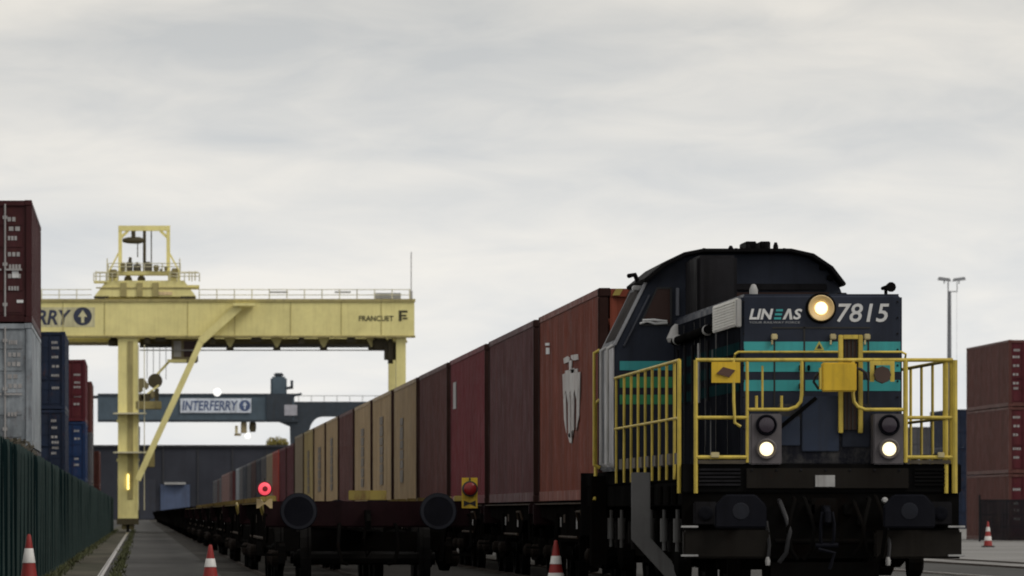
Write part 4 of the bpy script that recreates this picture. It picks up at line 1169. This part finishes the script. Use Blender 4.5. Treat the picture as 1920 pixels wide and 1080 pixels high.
# top railings
for k in range(22):
    u = 78 + k * (768 - 78) / 21
    if 170 < u < 372: continue
    MB().tube([(cx_(u), -.05, zt + .16), (cx_(u), -.05, cz_(542))], .03, 5).build("railing_post", M_crail, gc)
for v in (543, 553):
    MB().tube([(-9.3, -.05, cz_(v)), (cx_(172), -.05, cz_(v))], .022, 5).build("railing_pipe", M_crail, gc)
    MB().tube([(cx_(372), -.05, cz_(v)), (cx_(770), -.05, cz_(v))], .022, 5).build("railing_pipe", M_crail, gc)
for u0, u1 in ((506, 540), (628, 658)):
    MB().box(cx_(u0), cx_(u1), .2, .4, cz_(549), cz_(546)).build("cable_tray", M_grey, gc)
MB().box(cx_(704), cx_(752), .2, 1.0, cz_(559), cz_(549)).build("junction_box", M_grey, gc)
MB().tube([(cx_(771), .3, zt), (cx_(771), .3, cz_(545))], .10, 6).build("mast_foot", M_grey, gc)
MB().tube([(cx_(771.5), .3, cz_(545)), (cx_(771.5), .3, cz_(472))], .03, 5).build("antenna", M_grey, gc)
# trolley
zr = zt + .16
tro = MB()
tro.add([(cx_(176), .0, zr + .12), (cx_(368), .0, zr + .12), (cx_(368), 11, zr + .12), (cx_(176), 11, zr + .12),
         (cx_(200), .0, cz_(526)), (cx_(345), .0, cz_(526)), (cx_(345), 11, cz_(526)), (cx_(200), 11, cz_(526))],
        [(0, 3, 2, 1), (4, 5, 6, 7), (0, 1, 5, 4), (1, 2, 6, 5), (2, 3, 7, 6), (3, 0, 4, 7)])
tro = tro.build("trolley_base", M_cy, gc)
for u in (190, 352):
    MB().lathe([(.22, -.1), (.22, .1)], (cx_(u), .5, zr + .12), 'y', 12).build("trolley_wheel", M_cyd, tro)
    MB().box(cx_(u) - .4, cx_(u) + .4, -.04, -.002, zr + .02, zr + .15).build("wheel_guard", M_cyd, tro)
MB().box(cx_(294), cx_(323), -.05, -.01, cz_(553), cz_(547)).build("name_plate", paint("pale_orange_plate", (0.80, 0.62, 0.35), 0.5, 0.2), tro)
MB().box(cx_(222), cx_(315), .2, 1.5, cz_(515), cz_(508)).build("machinery_deck", M_cy, tro)
MB().box(cx_(203), cx_(222), .1, 1.6, cz_(525.5), cz_(508)).build("machinery_house", M_cy, tro)
MB().box(cx_(315), cx_(338), .1, 1.6, cz_(525.5), cz_(508)).build("machinery_house", M_cy, tro)
for u in (240, 265):
    MB().lathe([(.22, 0), (.22, 2.0)], (cx_(u), 2, cz_(521)), 'y', 12).build("hoist_drum", M_cyd, tro)
MB().box(cx_(340), cx_(374), .3, 4, cz_(538), cz_(534)).build("side_platform", M_cy, tro)
for (u0, u1, vt) in ((236, 250, 484), (250, 266, 488), (268, 287, 487), (300, 306, 498)):
    MB().box(cx_(u0), cx_(u1) - .04, 2.5, 4.5, cz_(508), cz_(vt)).build("winch_motor", paint("winch_grey", (0.09, 0.08, 0.06), 0.5, 0.4), tro, bevel=0.12)
for u in (225, 316):
    MB().box(cx_(u) - .10, cx_(u) + .10, 3.0, 3.25, cz_(508), cz_(418)).build("portal_post", M_cy, tro)
MB().box(cx_(222), cx_(319), 2.98, 3.27, cz_(428), cz_(418.2)).build("portal_beam", M_cy, tro)
MB().bar((cx_(227), 3.1, cz_(440)), (cx_(240), 3.1, cz_(428)), .15, .15).build("portal_knee", M_cy, tro)
MB().bar((cx_(314), 3.1, cz_(440)), (cx_(301), 3.1, cz_(428)), .15, .15).build("portal_knee", M_cy, tro)
MB().tube([(cx_(271), 3.1, cz_(428)), (cx_(271), 3.1, cz_(495))], .10, 6).build("hoist_chain", M_cyd, tro)
MB().tube([(cx_(258), 3.1, cz_(450)), (cx_(258), 3.1, cz_(478))], .03, 5).build("hoist_rope", M_cyd, tro)
MB().lathe([(.10, -.6), (.18, -.3), (.2, .3), (.12, .55)], (cx_(250), 3.1, cz_(446)), 'x', 10).build("chain_hoist", M_cyd, tro, smooth=True)
MB().box(cx_(246), cx_(254), 3.0, 3.2, cz_(440), cz_(428.2)).build("hoist_hanger", M_cyd, tro)
for u in (201, 337, 180, 366, 355):
    MB().tube([(cx_(u), .3, cz_(526)), (cx_(u), .3, cz_(484 if u in (201, 337) else 508))], .035, 5).build("railing_post", M_crail, tro)
MB().tube([(cx_(180), .3, cz_(510)), (cx_(201), .3, cz_(510))], .03, 5).build("railing_pipe", M_crail, tro)
MB().tube([(cx_(340), .3, cz_(510)), (cx_(372), .3, cz_(510))], .03, 5).build("railing_pipe", M_crail, tro)
# more trolley equipment: railings, cabinets, braces, floodlights
for u0, u1, v0 in ((176, 222, 512), (318, 374, 512), (203, 338, 494)):
    for v in (v0, v0 + 6):
        MB().tube([(cx_(u0), -.1, cz_(v)), (cx_(u1), -.1, cz_(v))], .025, 5).build("railing_pipe", M_crail, tro)
    for q in range(5):
        u = u0 + (u1 - u0) * q / 4
        MB().tube([(cx_(u), -.1, cz_(v0)), (cx_(u), -.1, cz_(v0 + 16))], .03, 5).build("railing_post", M_crail, tro)
MB().box(cx_(176), cx_(203), -.1, 1.2, cz_(530), cz_(526.5)).build("side_platform", M_cy, tro)
for u0, u1, v0, v1 in ((206, 219, 520, 505), (322, 334, 519, 503), (226, 235, 507, 492), (288, 298, 507, 497), (308, 314, 507, 500)):
    MB().box(cx_(u0), cx_(u1), -.06, .9, cz_(v0), cz_(v1)).build("cabinet", paint("crane_dull_yellow", (0.30, 0.25, 0.10)), tro, bevel=0.03)
for u0, u1 in ((203, 222), (338, 318)):
    MB().bar((cx_(u0), 3.1, cz_(507)), (cx_(u1), 3.1, cz_(470)), .09, .09).build("portal_brace", M_cy, tro)
for u in (232, 262, 292):
    MB().box(cx_(u) - .16, cx_(u) + .16, -.07, -.002, cz_(556), cz_(530)).build("base_stiffener", MATS["crane_flange"], tro)
MB().box(cx_(180), cx_(366), -.05, -.003, cz_(541), cz_(538.5)).build("base_edge", MATS["crane_flange"], tro)
MB().tube([(cx_(244), 3.1, cz_(508)), (cx_(244), 3.1, cz_(478))], .10, 6).build("vent_pipe", M_cyd, tro)
MB().tube([(cx_(284), 3.3, cz_(428)), (cx_(284), 3.3, cz_(490))], .035, 5).build("hoist_rope", M_cyd, tro)
# clutter hung under the girders and on the near leg
for u0, u1, v1 in ((270, 282, 644), (290, 312, 640), (392, 404, 646), (470, 492, 640), (560, 572, 645), (650, 668, 641)):
    MB().box(cx_(u0), cx_(u1), .2, 1.0, cz_(v1), zb_ - .11).build("cable_box", M_cyd, gc, bevel=0.05)
for u in (288, 300, 312, 276):
    MB().tube([(cx_(u), 5.0, zb_ - .3), (cx_(u), 5.0, cz_(700 + (u % 7) * 2))], .018, 5).build("hoist_rope", M_grey, gc)
for x in (.02, .34):
    MB().tube([(-.64 + .55 + x, .05, 1.2), (-.64 + .55 + x, .05, zb_ - .5)], .025, 5).build("ladder_stile", M_crail, gc)
# writing on the girder: whole word, mostly hidden behind the container stack
MB().box(cx_(-66), cx_(178), -.012, -.003, cz_(613), cz_(576)).build("sign_panel", paint("sign_pale_yellow", (0.66, 0.62, 0.38), 0.5, 0.2), gc)
lettering("lettering", "INTERFERRY", (cx_(-56), cx_(134), cz_(609), cz_(581)), -.02, M_csign, gc, shear=0.2, bold=0.03)
dd = MB().lathe([(.50, -.013), (.50, -.022), (.001, -.0225)], (cx_(155), 0, cz_(593)), 'y', 28).build("ring_emblem", M_csign, gc)
MB().prism([(cx_(155) - .08, cz_(605)), (cx_(155) + .08, cz_(605)), (cx_(155) + .08, cz_(594)), (cx_(155) + .25, cz_(594)), (cx_(155), cz_(581)), (cx_(155) - .25, cz_(594)), (cx_(155) - .08, cz_(594))], -.030, -.0235).build("emblem_arrow", MATS['sign_pale_yellow'], dd)
M_cblack = paint("crane_black_print", (0.05, 0.045, 0.02), 0.5, 0.2)
lettering("lettering", "FRANCUET", (cx_(673), cx_(738), cz_(602), cz_(592)), -.02, M_cblack, gc, bold=0.02)
for (u0, u1, v0, v1) in ((748, 753, 582, 602), (753.2, 764, 582, 586), (753.2, 762, 590, 593), (755, 764, 595.5, 598.5)):
    MB().box(cx_(u0), cx_(u1), -.025, -.003, cz_(v1), cz_(v0)).build("emblem", M_cblack, gc)

# ------------------------------------------------------------------ blue gantry crane
BYY = 550.0
S2 = BYY / 11600
def bx_(u): return (u - 262) * S2
def bz_(v): return EYE + (962 - v) * S2
M_cb = paint("crane_blue_grey", (0.078, 0.115, 0.150), 0.55, 0.3, (0.06, 0.07, 0.08), streak=0.3)  # blue-grey lifted a little for distance haze
M_cbd = paint("crane_dark_blue", (0.032, 0.045, 0.062), 0.55, 0.3)
bc = thing("gantry_crane", "blue-grey gantry crane with a white name sign, behind the yellow one", "crane", (0, BYY, 0))
MB().box(bx_(183), bx_(552), 0, 1.6, bz_(787), bz_(742)).build("girder", M_cb, bc)
MB().box(bx_(552), bx_(800), .3, 1.6, bz_(781), bz_(753)).build("girder", M_cbd, bc)
MB().box(bx_(183), bx_(560), -.1, 1.7, bz_(742), bz_(738)).build("girder_flange", M_cbd, bc)
MB().box(bx_(183), bx_(560), -.1, 1.7, bz_(791), bz_(787)).build("girder_flange", M_cbd, bc)
MB().box(bx_(120), bx_(240), .2, 1.4, bz_(747), bz_(741.5)).build("walkway", M_cbd, bc)
for k in range(8):
    u = 560 + k * 24
    MB().tube([(bx_(u), .2, bz_(753)), (bx_(u), .2, bz_(742))], .03, 5).build("railing_post", M_grey, bc)
MB().tube([(bx_(560), .2, bz_(742)), (bx_(740), .2, bz_(742))], .03, 5).build("railing_pipe", M_grey, bc)
for xl_, w_ in ((bx_(248), .7), (bx_(562), .85)):
    lg = MB()
    lg.add([(xl_ - w_ * .75, .1, .1), (xl_ + w_ * .75, .1, .1), (xl_ + w_ * .75, 1.5, .1), (xl_ - w_ * .75, 1.5, .1),
            (xl_ - w_, .1, bz_(800)), (xl_ + w_, .1, bz_(800)), (xl_ + w_, 1.5, bz_(800)), (xl_ - w_, 1.5, bz_(800))],
           [(0, 3, 2, 1), (4, 5, 6, 7), (0, 1, 5, 4), (1, 2, 6, 5), (2, 3, 7, 6), (3, 0, 4, 7)])
    lg.build("leg", M_cbd, bc)
kn = []
for k in range(7):
    a = k / 6 * math.pi / 2
    kn.append((bx_(562) + .85 + 1.0 - 1.0 * math.cos(a) if k else bx_(562) + .85, bz_(806) + (bz_(781) - bz_(806)) * math.sin(a)))
kn = [(bx_(545) - 1.0, bz_(791)), (bx_(545), bz_(800)), (bx_(545), bz_(812)), (bx_(580), bz_(812))] + [(bx_(580) + 1.2 * (1 - math.cos(k / 6 * 1.5708)), bz_(812) + (bz_(781) - bz_(812)) * math.sin(k / 6 * 1.5708)) for k in range(1, 7)] + [(bx_(545), bz_(781))]
MB().prism(kn, .15, 1.45).build("leg_knee", M_cbd, bc)
# machinery tower
MB().box(bx_(508), bx_(538), .3, 1.8, bz_(752), bz_(706)).build("machinery_tower", M_cb, bc, bevel=0.15)
MB().box(bx_(514), bx_(532), .4, 1.7, bz_(706), bz_(699)).build("tower_head", M_cbd, bc, bevel=0.1)
MB().box(bx_(500), bx_(548), -.15, 1.8, bz_(787), bz_(740)).build("trolley_frame", M_cbd, bc)
MB().bar((bx_(536), .5, bz_(728)), (bx_(550), .5, bz_(726)), .2, .25).build("hoist_arm", M_cbd, bc)
MB().box(bx_(545), bx_(550), .4, .7, bz_(728), bz_(713)).build("hoist_arm", M_cbd, bc)
MB().bar((bx_(540), .5, bz_(745)), (bx_(566), .5, bz_(738)), .2, .2).build("stay", M_cbd, bc)
MB().box(bx_(533), bx_(557), -.22, -.16, bz_(779), bz_(759)).build("sign_panel", paint("pale_lilac_panel", (0.46, 0.46, 0.52), 0.5, 0.2), bc)
sg = MB().box(bx_(338), bx_(471), -.14, -.11, bz_(774), bz_(747)).build("name_sign", paint("sign_pale_blue", (0.72, 0.78, 0.88), 0.5, 0.2), bc)
M_sgt = paint("sign_slate_print", (0.07, 0.11, 0.24), 0.5, 0.2)
lettering("lettering", "INTERFERRY", (bx_(342), bx_(446), bz_(769.5), bz_(751.5)), -.155, M_sgt, sg, shear=0.15, bold=0.02)
rg = MB().lathe([(.50, -.145), (.50, -.155), (.001, -.1555)], (bx_(459), 0, bz_(760.5)), 'y', 24).build("ring_emblem", M_sgt, sg)
MB().prism([(bx_(457.5), bz_(767)), (bx_(460.5), bz_(767)), (bx_(460.5), bz_(760)), (bx_(463.5), bz_(760)), (bx_(459), bz_(753)), (bx_(454.5), bz_(760)), (bx_(457.5), bz_(760))], -.165, -.156).build("emblem_arrow", MATS['sign_pale_blue'], rg)
# hanging trolley and lit floodlights
MB().box(bx_(452), bx_(463), .2, 1.4, bz_(812), bz_(791)).build("hanging_cab", paint("tan_cab", (0.30, 0.24, 0.13), 0.5, 0.4), bc, bevel=0.05)
MB().box(bx_(440), bx_(452), .2, 1.2, bz_(817), bz_(812.5)).build("cab_landing", paint("tan_cab", (0.30, 0.24, 0.13)), bc)
MB().box(bx_(441), bx_(446), .3, 1.0, bz_(812), bz_(798)).build("cab_front", paint("pale_tan", (0.60, 0.52, 0.30), 0.5, 0.2), bc)
MB().lathe([(.22, 0), (.32, .3), (.30, .8), (.1, 1.0)], (bx_(474), .6, bz_(810)), 'z', 12).build("hook_block", M_cyd, bc, smooth=True)
for u, v, r in ((407, 736, .36), (464, 818, .28)):
    MB().lathe([(.001, -.25), (r * .8, -.20), (r, 0), (r * .8, .2), (.2, .3), (.2, .5)], (bx_(u), -.3, bz_(v)), 'y', 18).build("lit_floodlight", M_lamp_white, bc, smooth=True)

# ------------------------------------------------------------------ container stacks
GZ = -0.03
def marks(t, H, seed, dens=1.0, mirror=False):
    rnd = random.Random(seed)
    z = H - .45
    while z > .5:
        if rnd.random() < dens:
            w = rnd.uniform(.18, .32); x = rnd.uniform(.70, .74) - (1.75 if mirror else 0)
            k = rnd.randint(2, 4)
            for q in range(k):
                a = x + q * w / k
                MB().box(a, a + w / k * .72, .020, .0285, z, z + .09).build("printed_mark", M_barw, t)
        z -= rnd.choice((.2, .26, .34))
def stack(xright, y, specs, where, group, doormat=None, mirror=False):
    z = GZ
    names = ["bottom", "middle", "top"] if len(specs) == 3 else (["bottom", "top"] if len(specs) == 2 else ["single"])
    for k, (mat, word, H, bar) in enumerate(specs):
        lab = "%s container, %s of the stack %s" % (word, names[k], where) if len(specs) > 1 else "%s container standing %s" % (word, where)
        t = container("shipping_container", xright - W2, y, z, 12.19, H, mat, mat, lab, group=group, bar=bar, doormat=doormat)
        if y < 300: marks(t, H, y + k, .8, mirror)
        z += H + .012
    return t
GL = "containers stacked behind the green fence"
t = stack(-2.28, 130.7, [(C_grey, "dark grey", 2.45, None), (C_white, "weathered blue-white", 2.62, M_barw), (C_maroon, "maroon", 2.59, M_barw)], "at the left picture edge", GL)
MB().box(.80, .94, .018, .0288, .95, 1.14).build("label_plate", M_white, t)
MB().box(.90, 1.04, .018, .0288, .42, .48).build("label_plate", M_white, t)
stack(-2.76, 228.8, [(C_blue, "dark blue", 2.44, None), (C_blue, "dark blue", 2.44, None), (C_blue, "navy blue", 2.88, None)], "second along the green fence", GL)
stack(-2.37, 270, [(C_blue2, "bright blue", 2.45, None), (C_blue2, "bright blue", 2.6, None), (C_maroon2, "plum", 2.70, None)], "third along the green fence", GL)
stack(-2.45, 316, [(C_grey, "grey", 2.59, None), (C_grey, "grey", 2.59, None), (C_brown, "brown", 2.59, None)], "fourth along the green fence", GL)
stack(-2.30, 352, [(C_brown, "brown", 2.59, None), (C_brown, "brown", 2.0, None)], "last along the green fence", GL)

GR = "containers stacked at the right edge"
xr_ = 33.7 + 2 * W2
stack(xr_, 240, [(C_brownr, "dull brown", 2.59, None), (C_brownr, "dull brown", 2.59, None), (C_brownr, "dull brown", 2.59, None)], "at the right picture edge", GR, C_maroon2, True)  # plum doors paint the near ends darker than the lit sides
stack(xr_ + 2.7, 241, [(C_maroon2, "plum", 2.59, None), (C_maroon2, "plum", 2.59, None), (C_maroon2, "plum", 2.59, None)], "cut off by the right picture edge", GR)
lt = bpy.data.objects.get("shipping_container")
stack(55.2 + 2 * W2, 420, [(C_blue, "blue", 2.7, None), (C_blue, "blue", 2.7, None), (C_blue, "blue", 2.7, None)], "seen far behind the brown right-hand stack", GR)
stack(61.0, 470, [(C_grey, "grey", 2.6, None), (C_white, "pale", 2.6, None), (C_grey, "grey", 2.4, None)], "seen far off through the locomotive's right railing", GR)
stack(64.4, 475, [(C_grey, "grey", 2.6, None), (C_grey, "grey", 2.6, None)], "low beside the far stack behind the right railing", GR)

# ------------------------------------------------------------------ green fence on the left
M_fg = paint("fence_green", (0.0020, 0.0105, 0.0118), 0.5, 0.4, (0.002, 0.004, 0.0048), streak=0.5, vary=0.35, spec=0.02)
M_fpost = paint("fence_post_green", (0.030, 0.055, 0.052), 0.45, 0.4, (0.02, 0.03, 0.028))
FX = -1.60
fence = thing("palisade_fence", "long dark green steel palisade fence along the crane rail", "fence", (FX, 58, GZ))
PL = 2.75
def panel_mesh(seed):
    rnd = random.Random(seed); b = MB()
    npal = 17
    for k in range(npal):
        y = .09 + k * (PL - .18) / (npal - 1)
        ht = 1.86 + rnd.uniform(-.02, .02); w = .034
        tx = rnd.uniform(-.008, .008)
        b.add([(-.010, y - w, .06), (.012, y, .06), (-.010, y + w, .06), (-.010 + tx, y - w, ht), (.012 + tx, y, ht + .0), (-.010 + tx, y + w, ht), (tx, y, ht + .10)],
              [(0, 1, 4, 3), (1, 2, 5, 4), (3, 4, 6), (4, 5, 6), (2, 0, 3, 5), (3, 6, 5)])
    for z in (.35, 1.55): b.box(-.055, -.012, .02, PL - .02, z, z + .05)
    return b.mesh("fence_panel")
PM = [panel_mesh(k) for k in range(4)]
PMp = MB().box(-.06, .04, -.035, .035, 0, 1.96).mesh("post", 0.008)
for k in range(115):
    y = k * PL
    p = obj("fence_panel", PM[k % 4], M_fg, fence, (0, y, 0)); p["kind"] = "stuff"
    o = obj("post", PMp, M_fpost, fence, (0.0, y, 0))
    o.rotation_euler = (random.gauss(0, .006), random.gauss(0, .012), 0)

# scrubby bush leaning over the fence
def leaf_cloud(b, c, rad, n, size, rnd):
    for k in range(n):
        d = Vector((rnd.gauss(0, 1), rnd.gauss(0, 1), rnd.gauss(0, 1))).normalized() * rnd.random() ** .45
        p = Vector(c) + Vector((d.x * rad[0], d.y * rad[1], d.z * rad[2]))
        u = Vector((rnd.gauss(0, 1), rnd.gauss(0, 1), rnd.gauss(0, 1))).normalized()
        v = u.orthogonal().normalized() * size * rnd.uniform(.5, 1.1); u = u * size * rnd.uniform(.3, .6)
        b.add([p - v, p + u, p + v, p - u], [(0, 1, 2, 3)])
def bush(name, loc, lobes, stems, leafm, stemm, n, size, label, cat, seed):
    rnd = random.Random(seed)
    t = thing(name, label, cat, loc)
    b = MB()
    for c, r in lobes: leaf_cloud(b, c, r, n, size, rnd)
    b.build("crown", leafm, t)
    for p0, p1, r in stems:
        mid = ((p0[0] + p1[0]) / 2 + rnd.uniform(-.1, .1), (p0[1] + p1[1]) / 2, (p0[2] + p1[2]) / 2)
        MB().tube([p0, mid, p1], [r, r * .7, r * .3], 6).build("stem", stemm, t, smooth=True)
    return t
M_leafd = paint("dry_bramble_leaf", (0.060, 0.052, 0.036), 0.8, 0.4, (0.02, 0.018, 0.015), vary=0.4)
M_bark = paint("bark", (0.05, 0.038, 0.028), 0.9, 0.4)
bush("bramble_bush", (-2.05, 103, GZ), [((0, 0, 2.0), (.33, 1.0, .32)), ((.05, 1.6, 1.85), (.35, .9, .35)), ((-.1, -1.3, 2.05), (.35, .8, .25)), ((.1, 3.0, 1.7), (.3, .8, .3))],
     [((0, 0, 0), (0, 0, 2.1), .03), ((.05, 1.5, 0), (.05, 1.6, 2.0), .03), ((-.1, -1.2, 0), (-.1, -1.3, 2.1), .03), ((.1, 2.8, 0), (.1, 3, 1.8), .025)],
     M_leafd, M_bark, 420, .07, "dry brown bramble bush poking over the green fence", "bush", 3)
bush("bramble_bush", (-2.0, 150, GZ), [((0, 0, 1.8), (.3, 2.0, .28)), ((.1, 4.0, 1.8), (.3, 2.0, .28)), ((0, 9.0, 1.8), (.3, 2.0, .25))],
     [((0, 0, 0), (0, 0, 1.9), .03), ((.1, 4, 0), (.1, 4, 1.9), .03), ((0, 9, 0), (0, 9, 1.9), .03)], M_leafd, M_bark, 360, .09, "low dry hedge of brambles along the fence before the blue stack", "bush", 5)

# dark mesh fence on the right
rf = thing("mesh_fence", "dark steel mesh fence in front of the right-hand container stacks", "fence", (0, 232, GZ))
M_mf = paint("dark_mesh", (0.010, 0.011, 0.015), 0.6, 0.4, spec=0.05)
for k in range(5):
    x0 = 31.5 + k * 2.5
    b = MB()
    for q in range(42): b.box(x0 + .03 + q * .058, x0 + .080 + q * .058, 0, .012, .05, 1.58)
    for z in (.1, .55, 1.0, 1.5): b.box(x0, x0 + 2.48, .013, .03, z, z + .03)
    p = b.build("mesh_panel", M_mf, rf); p["kind"] = "stuff"
    MB().box(x0 - .04, x0 + .03, -.04, .04, 0, 1.75).build("post", M_mf, rf)

# ------------------------------------------------------------------ traffic cones
M_cone = paint("cone_red", (0.27, 0.018, 0.016), 0.55, 0.5, (0.12, 0.02, 0.015))
M_band = paint("cone_white_band", (0.66, 0.65, 0.63), 0.5, 0.45, (0.2, 0.18, 0.17))
M_cbase = paint("cone_rubber_base", (0.03, 0.03, 0.03), 0.8, 0.3)
def cone(x, y, H, bands, label, z=GZ):
    t = thing("traffic_cone", label, "traffic cone", (x, y, z), "traffic cones")
    r = lambda f: .022 + (.140 - .022) * (1 - f)
    prof = [(r(k / 8), .04 + (H - .04) * k / 8) for k in range(9)] + [(.012, H + .012)]
    MB().lathe(prof, (0, 0, 0), 'z', 20).build("cone_body", M_cone, t, smooth=True)
    for f0, f1 in bands:
        MB().lathe([(r(f0) + .001, .04 + (H - .04) * f0), (r(f0) + .004, .04 + (H - .04) * f0 + .003), (r(f1) + .004, .04 + (H - .04) * f1 - .003), (r(f1) + .001, .04 + (H - .04) * f1)], (0, 0, 0), 'z', 20).build("reflective_band", M_band, t, smooth=True)
    MB().box(-.20, .20, -.20, .20, 0, .045).build("base", M_cbase, t, bevel=0.02)
cone(-1.20, 67, .83, ((.22, .42), (.62, .82)), "red and white traffic cone at the foot of the green fence")
cone(.845, 74, .68, ((.26, .42), (.60, .76)), "red and white traffic cone beside the middle row of wagons")
cone(5.18, 77, .72, ((.26, .42), (.58, .73)), "red and white traffic cone between the wagons and locomotive")
cone(26.6, 194, .80, ((.22, .40), (.60, .78)), "small red and white cone in front of the right-hand stacks")

# ------------------------------------------------------------------ warehouse far behind
WY = 1000.0
S3 = WY / 11600
def wx(u): return (u - 262) * S3
def wz(v): return EYE + (962 - v) * S3
M_wh = paint("warehouse_cladding", (0.040, 0.043, 0.056), 0.6, 0.25, (0.03, 0.031, 0.038), scale=0.15, spec=0.1)
wh = thing("warehouse", "long low dark grey warehouse closing off the far end of the yard", "building", (0, WY, GZ))
MB().box(-70, 52, 0, 60, 0, wz(838)).build("wall", M_wh, wh)
MB().box(-70.4, 52.4, -.4, 60.4, wz(838), wz(834)).build("roof_edge", paint("warehouse_edge", (0.030, 0.032, 0.040), 0.6, 0.2), wh)
for k in range(22):
    x = -69 + k * 5.6
    MB().box(x - .12, x + .12, -.15, -.002, 0, wz(839)).build("cladding_rib", paint("warehouse_edge", (0.030, 0.032, 0.040)), wh)
MB().box(wx(301), wx(356), -.2, -.152, .1, wz(908)).build("dock_door", paint("dock_door_blue", (0.075, 0.105, 0.19), 0.6, 0.3, scale=0.3), wh)
MB().box(wx(308), wx(348), -1.2, -.21, wz(908), wz(904)).build("door_canopy", M_grey, wh)
MB().box(wx(262), wx(292), -.2, -.152, .1, wz(898)).build("dock_door", paint("dock_door_dark", (0.03, 0.034, 0.05), 0.6, 0.3, scale=0.3), wh)
# tree behind the warehouse
t = thing("tree", "olive-yellow treetop showing above the warehouse roof", "tree", (wx(520) * 1.075, 1075, GZ))
rnd = random.Random(11); b = MB()
for c, r in (((0, 0, 12.6), (1.7, 1.5, 1.8)), ((-1.0, .3, 12.4), (1.2, 1.2, 1.8)), ((1.0, -.2, 12.3), (1.1, 1.2, 1.8)), ((0, 0, 10.4), (2.2, 2.0, 2.2))):
    leaf_cloud(b, c, r, 500, .32, rnd)
b.build("crown", paint("autumn_leaf", (0.24, 0.20, 0.045), 0.8, 0.3, (0.06, 0.06, 0.02), vary=0.35), t)
MB().tube([(0, 0, 0), (.1, 0, 5), (0, .1, 11)], [.28, .2, .06], 8).build("trunk", M_bark, t, smooth=True)

# ------------------------------------------------------------------ light mast
MYY = 510.0
S4 = MYY / 11600
ms = thing("light_mast", "tall thin grey floodlight mast behind the locomotive", "light mast", ((1780 - 262) * S4, MYY, GZ))
M_mast = paint("mast_steel", (0.20, 0.21, 0.23), 0.5, 0.3)
mh = EYE + (962 - 545) * S4
MB().tube([(0, 0, 0), (0, 0, mh)], [.26, .15], 10).build("pole", M_mast, ms, smooth=True)
M_mastl = paint("mast_pale", (0.50, 0.51, 0.53), 0.5, 0.2)
MB().tube([(.62, .1, 1.0), (.62, .1, mh)], .011, 5).build("winch_cable", M_mastl, ms)
MB().bar((0, 0, mh - .05), (.66, 0, mh - .05), .08, .08).build("arm", M_mast, ms)
MB().bar((-.10, 0, mh), (-.10, 0, mh + .75), .09, .09).build("arm", M_mast, ms)
MB().bar((.64, 0, mh), (.64, 0, mh + .75), .06, .06).build("arm", M_mast, ms)
for sx, x in ((-1, -.42), (1, .80)):
    b = MB().add([(x - .52, -.4, mh + .85 - sx * .06), (x + .52, -.4, mh + .85 + sx * .06), (x + .52, .4, mh + .85 + sx * .06), (x - .52, .4, mh + .85 - sx * .06),
                  (x - .42, -.3, mh + 1.10 - sx * .06), (x + .42, -.3, mh + 1.10 + sx * .06), (x + .42, .3, mh + 1.10 + sx * .06), (x - .42, .3, mh + 1.10 - sx * .06)],
                 [(0, 3, 2, 1), (4, 5, 6, 7), (0, 1, 5, 4), (1, 2, 6, 5), (2, 3, 7, 6), (3, 0, 4, 7)])
    b.build("floodlight", M_mast, ms)
    MB().bar((x, 0, mh + .60), (x, 0, mh + .86), .08, .08).build("bracket", M_mast, ms)
